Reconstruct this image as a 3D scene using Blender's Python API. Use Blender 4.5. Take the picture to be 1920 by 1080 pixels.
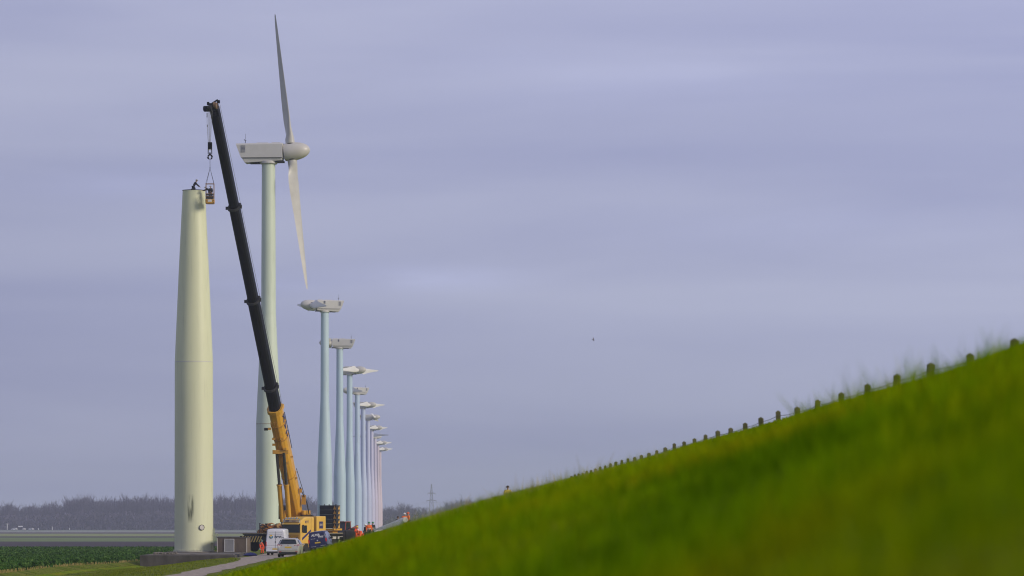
import bpy, math, random
import numpy as np
from mathutils import Vector, Matrix, noise
random.seed(7); RNG = np.random.default_rng(7)
R = math.radians
S = bpy.context.scene
COL = S.collection
for o in list(bpy.data.objects): bpy.data.objects.remove(o)

# ------------------------------------------------------------------ camera, sky, sun, exposure
F = 6540.0            # focal length in pixels of the 1920 px wide photograph
EYE = 2.6
cam = bpy.data.cameras.new('camera'); camo = bpy.data.objects.new('camera', cam); COL.objects.link(camo)
camo.location = (0, 0, EYE); camo.rotation_euler = (R(90), 0, 0)
cam.sensor_width = 36; cam.lens = 36 * F / 1920
cam.shift_y = (986 - 540) / 1920
cam.clip_start = 0.3; cam.clip_end = 20000
cam.dof.use_dof = True; cam.dof.focus_distance = 420; cam.dof.aperture_fstop = cam.lens / 1000 / 0.038
S.camera = camo

SUN_EL, SUN_AZ = R(22), R(62)      # to the right of the lens axis and behind it
w = bpy.data.worlds.new('World'); S.world = w; w.use_nodes = True
nt = w.node_tree; N = nt.nodes; L = nt.links; N.clear()
out = N.new('ShaderNodeOutputWorld'); bg = N.new('ShaderNodeBackground'); bg.inputs[1].default_value = 0.1
sky = N.new('ShaderNodeTexSky'); sky.sky_type = 'NISHITA'; sky.sun_disc = False
sky.sun_elevation = SUN_EL; sky.sun_rotation = R(180) - SUN_AZ; sky.air_density = 1.5; sky.dust_density = 3
tc = N.new('ShaderNodeTexCoord'); sep = N.new('ShaderNodeSeparateXYZ'); L.new(tc.outputs['Generated'], sep.inputs[0])
mp = N.new('ShaderNodeMapping'); mp.inputs['Scale'].default_value = (3.2, 3.2, 26); L.new(tc.outputs['Generated'], mp.inputs[0])
n1 = N.new('ShaderNodeTexNoise'); n1.inputs['Scale'].default_value = 1.3; n1.inputs['Detail'].default_value = 5; n1.inputs['Roughness'].default_value = .46
n1.inputs['Distortion'].default_value = .35
L.new(mp.outputs[0], n1.inputs[0])
r0 = N.new('ShaderNodeValToRGB')
el = r0.color_ramp.elements
el[0].position = 0.0; el[0].color = (.318, .348, .52, 1)
el[1].position = 1.0; el[1].color = (.30, .32, .47, 1)
e = el.new(.06); e.color = (.358, .388, .60, 1)
e = el.new(.16); e.color = (.394, .418, .66, 1)
e = el.new(.35); e.color = (.36, .38, .58, 1)
L.new(sep.outputs[2], r0.inputs[0])
r1 = N.new('ShaderNodeValToRGB'); r1.color_ramp.elements[0].position = .33; r1.color_ramp.elements[0].color = (.90, .905, .93, 1)
r1.color_ramp.elements[1].position = .72; r1.color_ramp.elements[1].color = (1.22, 1.20, 1.08, 1)
L.new(n1.outputs[0], r1.inputs[0])
mu = N.new('ShaderNodeMix'); mu.data_type = 'RGBA'; mu.blend_type = 'MULTIPLY'; mu.inputs[0].default_value = 1
L.new(r0.outputs[0], mu.inputs[6]); L.new(r1.outputs[0], mu.inputs[7])
sc = N.new('ShaderNodeVectorMath'); sc.operation = 'SCALE'; sc.inputs['Scale'].default_value = 10
gx = N.new('ShaderNodeMapRange'); gx.inputs[1].default_value = -.16; gx.inputs[2].default_value = .16; gx.inputs[3].default_value = .93; gx.inputs[4].default_value = 1.05
L.new(sep.outputs[0], gx.inputs[0])
sg = N.new('ShaderNodeVectorMath'); sg.operation = 'SCALE'; L.new(mu.outputs[2], sg.inputs[0]); L.new(gx.outputs[0], sg.inputs['Scale'])
# broken brighter streaks in the cloud layer
def M_(op, a, b=None):
    m_ = N.new('ShaderNodeMath'); m_.operation = op
    for i_, v_ in enumerate((a, b)):
        if v_ is None: continue
        if isinstance(v_, (int, float)): m_.inputs[i_].default_value = v_
        else: L.new(v_, m_.inputs[i_])
    return m_.outputs[0]
n9 = N.new('ShaderNodeTexNoise'); n9.inputs['Scale'].default_value = 9; n9.inputs['Detail'].default_value = 5
mp9 = N.new('ShaderNodeMapping'); mp9.inputs['Scale'].default_value = (4, 4, 18); L.new(tc.outputs['Generated'], mp9.inputs[0]); L.new(mp9.outputs[0], n9.inputs[0])
tot = None
for cx_, cz_, wx_, wz_, am_ in ((-.024, .0705, .026, .0035, .28), (-.098, .0965, .030, .004, .16), (.035, .128, .05, .008, .10), (-.07, .069, .02, .003, .12), (.09, .085, .05, .006, .08)):
    dx_ = M_('DIVIDE', M_('SUBTRACT', sep.outputs[0], cx_), wx_); dz_ = M_('DIVIDE', M_('SUBTRACT', sep.outputs[2], cz_), wz_)
    q_ = M_('ADD', M_('MULTIPLY', dx_, dx_), M_('MULTIPLY', dz_, dz_)); q_ = M_('MULTIPLY', M_('EXPONENT', M_('MULTIPLY', q_, -1.0)), am_)
    tot = q_ if tot is None else M_('ADD', tot, q_)
tot = M_('ADD', M_('MULTIPLY', tot, M_('MULTIPLY', n9.outputs[0], 1.3)), 1.0)
sg2 = N.new('ShaderNodeVectorMath'); sg2.operation = 'SCALE'; L.new(sg.outputs[0], sg2.inputs[0]); L.new(tot, sg2.inputs['Scale'])
L.new(sg2.outputs[0], sc.inputs[0])
mx = N.new('ShaderNodeMix'); mx.data_type = 'RGBA'; mx.inputs[0].default_value = .94
L.new(sky.outputs[0], mx.inputs[6]); L.new(sc.outputs[0], mx.inputs[7])
L.new(mx.outputs[2], bg.inputs[0]); L.new(bg.outputs[0], out.inputs[0])
sd = bpy.data.lights.new('sun', 'SUN'); sd.energy = 2.4; sd.angle = R(18); sd.color = (1, .89, .70)
so = bpy.data.objects.new('sun', sd); COL.objects.link(so)
sdir = Vector((math.sin(SUN_AZ) * math.cos(SUN_EL), -math.cos(SUN_AZ) * math.cos(SUN_EL), math.sin(SUN_EL)))
so.rotation_euler = sdir.to_track_quat('Z', 'Y').to_euler(); so.location = (60, -60, 60)
S.view_settings.view_transform = 'Standard'; S.view_settings.look = 'None'; S.view_settings.gamma = 1; S.view_settings.exposure = 0
S.cycles.filter_width = 1.15; S.cycles.volume_bounces = 1; S.cycles.max_bounces = 6; S.cycles.use_denoising = True
S.cycles.volume_step_rate = 5

# ------------------------------------------------------------------ helpers
def px(p, d): return (p - 960) / F * d
def pz(y, d): return EYE + (986 - y) / F * d
def at(p, y, d): return Vector((px(p, d), d, pz(y, d)))
def lin(c): return tuple(((v / 255 / 12.92) if v / 255 <= .04045 else ((v / 255 + .055) / 1.055) ** 2.4) for v in c)

def mat(name, c, rough=.6, metal=0, var=.12, scale=2.0, c2=None, bump=0, stretch=None, coat=0, spec=None, detail=4):
    m = bpy.data.materials.new(name); m.use_nodes = True
    t = m.node_tree; b = t.nodes['Principled BSDF']
    b.inputs['Roughness'].default_value = rough; b.inputs['Metallic'].default_value = metal
    if coat: b.inputs['Coat Weight'].default_value = coat
    if spec is not None: b.inputs['Specular IOR Level'].default_value = spec
    tcn = t.nodes.new('ShaderNodeTexCoord'); mpn = t.nodes.new('ShaderNodeMapping')
    if stretch: mpn.inputs['Scale'].default_value = stretch
    t.links.new(tcn.outputs['Object'], mpn.inputs[0])
    nn = t.nodes.new('ShaderNodeTexNoise'); nn.inputs['Scale'].default_value = scale; nn.inputs['Detail'].default_value = detail
    t.links.new(mpn.outputs[0], nn.inputs[0])
    rr = t.nodes.new('ShaderNodeValToRGB')
    rr.color_ramp.elements[0].position = .32; rr.color_ramp.elements[1].position = .68
    a = c; b2 = c2 or tuple(v * (1 - var) for v in c)
    if not c2: a = tuple(min(1, v * (1 + var * .5)) for v in c)
    rr.color_ramp.elements[0].color = (*b2, 1); rr.color_ramp.elements[1].color = (*a, 1)
    t.links.new(nn.outputs[0], rr.inputs[0]); t.links.new(rr.outputs[0], b.inputs['Base Color'])
    if bump:
        bp = t.nodes.new('ShaderNodeBump'); bp.inputs['Strength'].default_value = bump; bp.inputs['Distance'].default_value = .1
        t.links.new(nn.outputs[0], bp.inputs['Height']); t.links.new(bp.outputs[0], b.inputs['Normal'])
    return m

class MB:
    def __init__(s): s.v = []; s.f = []
    def add(s, vs, fs):
        k = len(s.v); s.v += [tuple(v) for v in vs]; s.f += [tuple(i + k for i in f) for f in fs]; return s
    def box(s, c, d, rz=0, mtx=None, taper=1):
        x, y, z = d[0] / 2, d[1] / 2, d[2] / 2
        vs = [Vector((i * x * (taper if k > 0 else 1), j * y * (taper if k > 0 else 1), k * z)) for k in (-1, 1) for i, j in ((-1, -1), (1, -1), (1, 1), (-1, 1))]
        if rz: vs = [Matrix.Rotation(rz, 3, 'Z') @ v for v in vs]
        if mtx: vs = [mtx @ v for v in vs]
        c = Vector(c); vs = [v + c for v in vs]
        return s.add(vs, [(3, 2, 1, 0), (4, 5, 6, 7), (0, 1, 5, 4), (1, 2, 6, 5), (2, 3, 7, 6), (3, 0, 4, 7)])
    def loft(s, rings, cap=True, closed=False):
        n = len(rings[0]); k = len(s.v); vs = [v for r in rings for v in r]; fs = []
        m = len(rings)
        for i in range(m if closed else m - 1):
            for j in range(n):
                a = i * n + j; b = i * n + (j + 1) % n; c = ((i + 1) % m) * n
                fs.append((a, b, c + (j + 1) % n, c + j))
        if cap and not closed: fs += [tuple(range(n - 1, -1, -1)), tuple(range((m - 1) * n, m * n))]
        return s.add(vs, fs)
    def tube(s, pts, r, n=8, cap=True):
        pts = [Vector(p) for p in pts]; rs = r if isinstance(r, (list, tuple)) else [r] * len(pts)
        rings = []; up = Vector((0, 0, 1))
        for i, p in enumerate(pts):
            t = (pts[min(i + 1, len(pts) - 1)] - pts[max(i - 1, 0)]).normalized()
            a = t.cross(up if abs(t.z) < .95 else Vector((1, 0, 0))).normalized(); b = t.cross(a)
            rings.append([p + (a * math.cos(q) + b * math.sin(q)) * rs[i] for q in [2 * math.pi * j / n for j in range(n)]])
        return s.loft(rings, cap)
    def lathe(s, prof, n=32, c=(0, 0, 0), axis='Z'):
        rings = []
        for r, z in prof:
            ring = []
            for j in range(n):
                q = 2 * math.pi * j / n
                v = (r * math.cos(q), r * math.sin(q), z)
                if axis == 'X': v = (z, r * math.cos(q), r * math.sin(q))
                if axis == 'Y': v = (r * math.sin(q), z, r * math.cos(q))
                ring.append((v[0] + c[0], v[1] + c[1], v[2] + c[2]))
            rings.append(ring)
        return s.loft(rings)
    def ball(s, c, r, n=10, sc=(1, 1, 1), zmin=-1):
        prof = []
        m = 7
        for i in range(m):
            t = math.asin(max(-.999, zmin)) + (math.pi / 2 * .995 - math.asin(max(-.999, zmin))) * i / (m - 1)
            prof.append((math.cos(t), math.sin(t)))
        k = len(s.v); s.lathe([(a * r, b * r) for a, b in prof], n)
        for i in range(k, len(s.v)):
            v = s.v[i]; s.v[i] = (v[0] * sc[0] + c[0], v[1] * sc[1] + c[1], v[2] * sc[2] + c[2])
        return s
    def plate(s, poly, nrm, th):      # thick polygon
        nrm = Vector(nrm).normalized() * th; a = [Vector(p) for p in poly]
        return s.loft([a, [p + nrm for p in a]])
    def build(s, name, m, parent=None, smooth=False, bevel=0, angle=40):
        me = bpy.data.meshes.new(name); me.from_pydata(s.v, [], s.f); me.update()
        bm_fix(me)
        if m: me.materials.append(m)
        o = bpy.data.objects.new(name, me); COL.objects.link(o); o.parent = parent
        if smooth:
            for p in me.polygons: p.use_smooth = True
            me.set_sharp_from_angle(angle=R(angle))
        if bevel:
            b = o.modifiers.new('bevel', 'BEVEL'); b.width = bevel; b.segments = 2; b.limit_method = 'ANGLE'; b.angle_limit = R(35)
        return o
def bm_fix(me):
    import bmesh
    b = bmesh.new(); b.from_mesh(me); bmesh.ops.recalc_face_normals(b, faces=b.faces); b.to_mesh(me); b.free()

def tag(o, label=None, cat=None, group=None, kind=None):
    if label: o['label'] = label
    if cat: o['category'] = cat
    if group: o['group'] = group
    if kind: o['kind'] = kind
    return o
def thing(name, label, cat, loc=(0, 0, 0), rz=0, group=None):
    o = bpy.data.objects.new(name, None); COL.objects.link(o); o.location = loc; o.rotation_euler = (0, 0, rz)
    o.empty_display_size = .3
    return tag(o, label, cat, group)
def copy_tree(o, parent=None):
    c = o.copy(); COL.objects.link(c); c.parent = parent
    for ch in o.children: copy_tree(ch, c)
    return c
def text(s, size, m, parent, mtx, name='lettering', bold=0, ext=.006):
    cu = bpy.data.curves.new(name, 'FONT'); cu.body = s; cu.size = size; cu.align_x = 'CENTER'; cu.align_y = 'CENTER'
    cu.extrude = ext; cu.offset = bold
    t = bpy.data.objects.new(name, cu); COL.objects.link(t)
    bpy.context.view_layer.update()
    me = bpy.data.meshes.new_from_object(t.evaluated_get(bpy.context.evaluated_depsgraph_get()))
    bpy.data.objects.remove(t); me.name = name; me.materials.clear(); me.materials.append(m)
    me.transform(mtx)
    o = bpy.data.objects.new(name, me); COL.objects.link(o); o.parent = parent
    return o
def raw_mesh(name, verts, faces_n, m, parent=None, k=3):
    """fast mesh from numpy: verts (n,3), all faces with k verts laid in order"""
    me = bpy.data.meshes.new(name); n = len(verts); nf = n // k if faces_n is None else len(faces_n)
    me.vertices.add(n); me.vertices.foreach_set('co', np.asarray(verts, np.float32).ravel())
    idx = np.arange(n, dtype=np.int32) if faces_n is None else np.asarray(faces_n, np.int32).ravel()
    me.loops.add(len(idx)); me.loops.foreach_set('vertex_index', idx)
    me.polygons.add(nf); me.polygons.foreach_set('loop_start', np.arange(0, len(idx), k, dtype=np.int32))
    me.polygons.foreach_set('loop_total', np.full(nf, k, np.int32))
    me.update(calc_edges=True); me.validate()
    me.materials.append(m)
    o = bpy.data.objects.new(name, me); COL.objects.link(o); o.parent = parent
    return o

# ------------------------------------------------------------------ terrain: u = distance across the dike, y = distance along it
DRIFT = .0296
def sm(a, b, x):
    t = np.clip((np.asarray(x, float) - a) / (b - a), 0, 1); return t * t * (3 - 2 * t)
BU = [-4000, -29.5, -28.2, -26.4, -24.5, -21, -16, -13.5, -12.5, -10.7, -9.7, 0, 1.2, 3, 6, 8.6, 10.5, 14, 30, 4000]
BZ = [-.6, -.6, -.62, -1.1, -1.1, -.75, -.12, -.03, 0, 0, .05, 2.20, 2.69, 3.36, 4.24, 5.03, 5.03, 4.5, -.5, -.5]
RU = [-9.7, -5.8, -3.9, -2.03, -1.08, -.64, -.416, -.24, -.02, .15, .21, 1.19, 1.98, 3.5, 6, 8.6]
RZ = [.05, .98, 1.48, 2.00, 2.28, 2.42, 2.48, 2.54, 2.61, 2.655, 2.68, 2.96, 3.15, 3.56, 4.26, 5.03]
def hgt(x, y):
    x = np.asarray(x, float); y = np.asarray(y, float)
    u = x + DRIFT * y
    b = np.interp(u, BU, BZ)
    near = 1 - sm(12, 26, y)
    b = b + near * .10 * (1 - sm(1.5, 4, np.abs(u)))
    r = np.interp(u, RU, RZ)
    start = 8 + 26 * np.clip(-u / 4, 0, 1)
    r = r - .03 * (1 - sm(20, 60, y))
    wgt = sm(0, 1, (y - start) / 10) * (1 - sm(120, 230, y)) * ((u > -9.7) & (u < 8.6))
    b = b * (1 - wgt) + r * wgt
    b = b + .012 * u * sm(.150, .178, u / np.maximum(y, 5)) * (u < 9)
    b = b - (.062 - .036 * sm(1.5, 4, u)) * (1 - sm(22, 55, y)) * (np.abs(u) < 8.6)
    drop = -.35 * sm(270, 350, y) * (1 - sm(-9, 2, u))
    rough = .02 * np.sin(u * 1.7 + y * .23) * np.sin(y * .41 - u * .6) * ((u > -9.5) & (u < 8.5)) * sm(20, 60, y)
    return b + drop + rough
def hz(x, y): return float(hgt(x, y))

def tuft_mat(name, stops, scale=.5, rough=.75, sss=.0):
    m = bpy.data.materials.new(name); m.use_nodes = True; t = m.node_tree; b = t.nodes['Principled BSDF']
    b.inputs['Roughness'].default_value = .95; b.inputs['Specular IOR Level'].default_value = .03
    c = t.nodes.new('ShaderNodeTexCoord'); n = t.nodes.new('ShaderNodeTexNoise'); n.inputs['Scale'].default_value = scale; n.inputs['Detail'].default_value = 6
    n.inputs['Roughness'].default_value = .62
    t.links.new(c.outputs['Object'], n.inputs[0])
    r = t.nodes.new('ShaderNodeValToRGB'); els = r.color_ramp.elements
    els[0].position = stops[0][0]; els[0].color = (*stops[0][1], 1); els[1].position = stops[-1][0]; els[1].color = (*stops[-1][1], 1)
    for p, cc in stops[1:-1]:
        e_ = els.new(p); e_.color = (*cc, 1)
    t.links.new(n.outputs[0], r.inputs[0])
    n2 = t.nodes.new('ShaderNodeTexNoise'); n2.inputs['Scale'].default_value = scale * 22; n2.inputs['Detail'].default_value = 3
    t.links.new(c.outputs['Object'], n2.inputs[0])
    hm = t.nodes.new('ShaderNodeMix'); hm.data_type = 'RGBA'; hm.blend_type = 'OVERLAY'; hm.inputs[0].default_value = .5
    hm.blend_type = 'MULTIPLY'; hm.inputs[0].default_value = 1
    r2 = t.nodes.new('ShaderNodeValToRGB'); r2.color_ramp.elements[0].position = .35; r2.color_ramp.elements[0].color = (.55, .6, .5, 1); r2.color_ramp.elements[1].position = .65; r2.color_ramp.elements[1].color = (1.3, 1.25, 1.2, 1)
    t.links.new(n2.outputs[0], r2.inputs[0])
    t.links.new(r.outputs[0], hm.inputs[6]); t.links.new(r2.outputs[0], hm.inputs[7])
    t.links.new(hm.outputs[2], b.inputs['Base Color'])
    tr = t.nodes.new('ShaderNodeBsdfTranslucent'); t.links.new(hm.outputs[2], tr.inputs[0])
    ms = t.nodes.new('ShaderNodeMixShader'); ms.inputs[0].default_value = sss
    t.links.new(b.outputs[0], ms.inputs[1]); t.links.new(tr.outputs[0], ms.inputs[2])
    t.links.new(ms.outputs[0], t.nodes['Material Output'].inputs[0])
    return m
M_ground = tuft_mat('turf', [(.35, (.08, .13, .002)), (.45, (.15, .23, .003)), (.56, (.21, .26, .006)), (.66, (.26, .20, .015))], .35)
M_blade = tuft_mat('grass_blade', [(.36, (.075, .155, .0005)), (.45, (.17, .31, .0005)), (.54, (.28, .37, .0008)), (.66, (.30, .27, .002))], .6, sss=.35)
M_verge = tuft_mat('verge_turf', [(.35, (.07, .10, .012)), (.45, (.125, .17, .02)), (.56, (.18, .20, .03)), (.66, (.20, .16, .06))], .45)
M_vblade = tuft_mat('verge_blade', [(.35, (.08, .12, .01)), (.45, (.15, .21, .015)), (.56, (.21, .24, .02)), (.66, (.23, .19, .06))], .5, sss=.3)
M_fblade = tuft_mat('far_slope_blade', [(.35, (.08, .15, .002)), (.45, (.16, .27, .002)), (.56, (.24, .31, .004)), (.66, (.28, .22, .01))], .5, sss=.3)
M_crop = tuft_mat('crop_leaf', [(.38, (.018, .055, .012)), (.5, (.055, .13, .03)), (.62, (.12, .21, .06))], 1.2, sss=.2)
M_straw = mat('straw', (.42, .34, .12), .8, var=.4, scale=6)

ys = np.concatenate([np.arange(-40, 0, 4), np.arange(0, 30, .8), np.arange(30, 130, 2), np.arange(130, 420, 5), np.geomspace(420, 6000, 50)])
us = np.concatenate([-np.geomspace(1400, 40, 14), np.arange(-36, -16, 1.0), np.arange(-16, -9, .35), np.arange(-9, 10, .3), np.arange(10, 32, 2), np.geomspace(34, 1500, 12)])
UU, YY = np.meshgrid(us, ys)
XX = UU - DRIFT * YY
ZZ = hgt(XX, YY)
nu, ny = len(us), len(ys)
ii = np.arange(nu * ny).reshape(ny, nu)
quads = np.stack([ii[:-1, :-1], ii[:-1, 1:], ii[1:, 1:], ii[1:, :-1]], -1).reshape(-1, 4)
g = raw_mesh('ground', np.stack([XX, YY, ZZ], -1).reshape(-1, 3), quads, M_ground, k=4)
for p in g.data.polygons: p.use_smooth = True
tag(g, 'grassy dike slope and flat verge falling to the fields', kind='structure')

def sheet(name, u0f, u1f, ylist, m, off, label, nu=8, wob=0):
    vs = []; n = nu + 1
    for y in ylist:
        a = u0f(y) if callable(u0f) else u0f; b = u1f(y) if callable(u1f) else u1f
        a += wob * (noise.noise(Vector((y * .12, 3, 0)))); b += wob * (noise.noise(Vector((y * .13, 9, 0))))
        for k in range(n):
            u = a + (b - a) * k / nu; x = u - DRIFT * y
            vs.append((x, y, hz(x, y) + off))
    i2 = np.arange(len(vs)).reshape(-1, n)
    q = np.stack([i2[:-1, :-1], i2[:-1, 1:], i2[1:, 1:], i2[1:, :-1]], -1).reshape(-1, 4)
    o = raw_mesh(name, np.array(vs), q, m, k=4); tag(o, label, kind='structure'); return o
M_road = mat('gravel_track', (.42, .35, .29), .95, c2=(.26, .21, .175), scale=1.6, bump=.3, stretch=(2.2, .35, 1), detail=8)
sheet('road', lambda y: -12.5 - 3.2 * float(sm(250, 330, y)) , lambda y: -10.7 + 2.2 * float(sm(290, 330, y)), list(np.arange(20, 520, 2.0)), M_road, .03, 'narrow gravel service track running up to the crane', 10, .5)

sheet('verge', -28.5, -9.6, list(np.arange(60, 560, 3.0)), M_verge, .012, 'mown grass verge and ditch bank on both sides of the track', 40)
fields = [('soil_field', 518, 774, (.045, .028, .040), (.030, .019, .028), 'strip of bare brown ploughed soil'),
          ('meadow', 774, 1032, (.15, .21, .07), (.12, .17, .055), 'pale green meadow strip'),
          ('soil_field', 1032, 1161, (.07, .065, .06), (.055, .05, .05), 'thin dark soil strip between meadows'),
          ('meadow', 1161, 1548, (.25, .28, .10), (.20, .24, .08), 'yellow green meadow strip'),
          ('soil_field', 1548, 1935, (.10, .085, .09), (.08, .07, .07), 'grey brown strip far out'),
          ('field_track', 1935, 2110, (.40, .40, .38), (.34, .34, .33), 'pale line of a far field track'),
          ('meadow', 2110, 3020, (.17, .20, .15), (.14, .17, .13), 'farthest grey green meadow in front of the wood')]
for nm, y0, y1, c, c2, lb in fields:
    m = mat(nm + '_surface', c, .95, c2=c2, scale=.05, stretch=(1, .3, 1), bump=.1)
    sheet(nm, lambda y: -.30 * y, -28.6, list(np.linspace(y0, y1, 14)), m, .04 + .004 * len(nm), lb, 30)

# ------------------------------------------------------------------ grass blades (stuff)
def blades(n, ysamp, urange, h0, h1, wid, seed, name, label, m, lean=.5):
    rg = np.random.default_rng(seed)
    y = ysamp(rg, n); lo, hi = urange(y); u = lo + rg.random(n) * (hi - lo); x = u - DRIFT * y
    cl = np.array([0.5 + 0.5 * math.sin(a * 2.1 + 3 * math.sin(b * .7)) * math.sin(b * 1.3 + a * .5) for a, b in zip(x, y)])
    z = hgt(x, y) - .01
    h = (h0 + (h1 - h0) * rg.random(n) ** 2) * (.6 + .8 * cl); a = rg.random(n) * 6.283; ln = lean * rg.random(n)
    b = rg.random(n) * 6.283
    wv = wid(y) * (.7 + .6 * rg.random(n))
    dx, dy = np.cos(a) * wv / 2, np.sin(a) * wv / 2
    lx, ly = np.cos(b) * ln * h, np.sin(b) * ln * h
    P0 = np.stack([x - dx, y - dy, z], -1); P1 = np.stack([x + dx, y + dy, z], -1)
    P2 = np.stack([x + dx * .7 + lx * .35, y + dy * .7 + ly * .35, z + h * .55], -1); P3 = np.stack([x - dx * .7 + lx * .35, y - dy * .7 + ly * .35, z + h * .55], -1)
    P4 = np.stack([x + lx, y + ly, z + h], -1)
    V = np.stack([P0, P1, P2, P3, P4], 1).reshape(-1, 3); k = np.arange(n) * 5
    T = np.stack([np.stack([k, k + 1, k + 2], -1), np.stack([k, k + 2, k + 3], -1), np.stack([k + 3, k + 2, k + 4], -1)], 1).reshape(-1, 3)
    o = raw_mesh(name, V, T, m, k=3); tag(o, label, 'grass', kind='stuff'); return o
def wedge(y): return np.maximum(-.075 * y - .6, -4.6), np.minimum(.20 * y + 1.5, 8.9)
blades(130000, lambda r, n: 2.2 + 18 * r.random(n) ** .7, wedge, .03, .13, lambda y: .006 + 0 * y, 1, 'grass', 'blurred green grass blades close to the lens on the dike slope', M_blade)
blades(150000, lambda r, n: 17 + 55 * r.random(n) ** .8, wedge, .03, .075, lambda y: .010 + .0002 * y, 2, 'grass', 'short green grass over the middle of the dike slope', M_blade)
blades(110000, lambda r, n: 70 + 260 * r.random(n) ** .8, lambda y: (-10.2 + 0 * y, np.minimum(.19 * y, 8.9)), .03, .075, lambda y: .03 + .0001 * y, 3, 'grass', 'short grass on the far run of the dike slope', M_fblade)
blades(60000, lambda r, n: 165 + 190 * r.random(n), lambda y: (-27.5 + 0 * y, -12.8 - 3.2 * sm(250, 330, y)), .03, .11, lambda y: .04 + 0 * y, 4, 'verge_grass', 'rough grass on the verge and ditch bank left of the track', M_vblade)
blades(1100, lambda r, n: 9 + 24 * r.random(n), lambda y: (.11 * y, np.minimum(.17 * y, 8)), .10, .24, lambda y: .009 + 0 * y, 6, 'tall_grass', 'taller grass tufts rising into the sky at the right edge of the slope', M_blade, .7)
# straw-coloured dead stalks poking over the slope near the persons
blades(700, lambda r, n: 30 + 30 * r.random(n), lambda y: (0 * y - .3, 0 * y + 2.6), .08, .24, lambda y: .006 + 0 * y, 9, 'dry_stalks', 'thin dry stalks standing above the grass on the dike slope', M_straw, .8)

# ------------------------------------------------------------------ crop
def crop():
    rg = np.random.default_rng(11)
    n = 90000
    y = 236 + 282 * rg.random(n); lo = -.165 * y + DRIFT * y; hi = -28.3 + 0 * y
    u = lo + (hi - lo) * rg.random(n)
    u = np.round(u / .5) * .5 + rg.normal(0, .10, n)
    e = np.arange(n) < 16000; u = np.where(e, -28.15 - .45 * rg.random(n) , u); u = np.minimum(u, -28.1)
    h = np.where(e, .05 + .40 * rg.random(n), .28 + .16 * rg.random(n))
    x = u - DRIFT * y; z = hgt(x, y) + h
    s = .08 + .17 * rg.random(n)
    d1 = rg.normal(size=(n, 3)); d1 /= np.linalg.norm(d1, axis=1)[:, None]
    d2 = np.cross(d1, rg.normal(size=(n, 3))); d2 /= np.linalg.norm(d2, axis=1)[:, None]
    P = np.stack([x, y, z], -1); s = s[:, None]
    V = np.stack([P - d1 * s, P - d2 * s * .6, P + d1 * s, P + d2 * s * .6], 1).reshape(-1, 3)
    o = raw_mesh('crop_field', V, np.arange(4 * n).reshape(-1, 4), M_crop, k=4)
    tag(o, 'dark green leafy crop standing in rows on the near field', 'crop', kind='stuff')
    m = MB()
    for i in range(420):
        y = 238 + 200 * random.random() ** 1.4; u = -28.08 + .10 * random.random(); x = u - DRIFT * y; z = hz(x, y)
        m.tube([(x, y, z), (x + random.uniform(-.03, .03), y, z + random.uniform(.10, .26))], .022, 3, False)
    o = m.build('crop_stems', M_straw); tag(o, 'yellowed stems along the edge row of the crop', 'crop', kind='stuff')
    dirt = mat('crop_soil', (.045, .06, .025), .95, var=.3)
    sheet('crop_soil', lambda y: -.2 * y, -28.3, list(np.linspace(200, 518, 40)), dirt, .02, 'dark soil under the leafy crop', 30)
crop()

# ------------------------------------------------------------------ far wood and single bare trees
M_bark = mat('haze_tinted_branches', (.078, .068, .108), .95, var=.3, scale=.3)  # purple-brown twigs with some bluish distance haze mixed into the colour
def tree_arrays(rg, H, W, ntw):
    """trunk, limbs and a haze of thin twigs: returns (trunk quads verts), (twig triangles)"""
    T = []; L_ = []
    nl = 11
    def strip(p, q, w0, w1):
        d = q - p; s = np.cross(d, np.array([0, 1.0, 0])); s /= (np.linalg.norm(s) + 1e-6)
        s2 = np.cross(d, s); s2 /= (np.linalg.norm(s2) + 1e-6)
        for a in (s, s2):
            L_.append([p - a * w0, p + a * w0, q + a * w1]); L_.append([p - a * w0, q + a * w1, q - a * w1])
    top = np.array([rg.normal(0, .5), rg.normal(0, .5), H * .86])
    strip(np.zeros(3), top * .5, .38, .28); strip(top * .5, top, .28, .10)
    for i in range(nl):
        t = .22 + .6 * i / nl; p = top * t; a = rg.random() * 6.283
        ln = W * (.95 - .5 * abs(t - .45)) * (.7 + .5 * rg.random())
        q = p + np.array([math.cos(a) * ln * .8, math.sin(a) * ln * .8, H * (.13 + .22 * rg.random())])
        strip(p, q, .16, .05)
        k = int(ntw / nl)
        for j in range(k):
            s = .15 + .95 * rg.random(); b = p + (q - p) * min(s, 1)
            e = b + np.array([rg.normal(0, W * .17), rg.normal(0, W * .17), abs(rg.normal(0, H * .078)) + .3])
            T.append([b + rg.normal(0, .07, 3), b + rg.normal(0, .07, 3), e])
    for j in range(ntw // 3):
        b = top * (.45 + .5 * rg.random()); e = b + np.array([rg.normal(0, W * .22), rg.normal(0, W * .22), abs(rg.normal(0, H * .055)) + .4])
        T.append([b - [.07, 0, 0], b + [.07, 0, 0], e])
    return np.array(L_), np.array(T)
rg = np.random.default_rng(5)
variants = [tree_arrays(rg, 1.0 * 26, 6.0, 260) for _ in range(5)]
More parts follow.
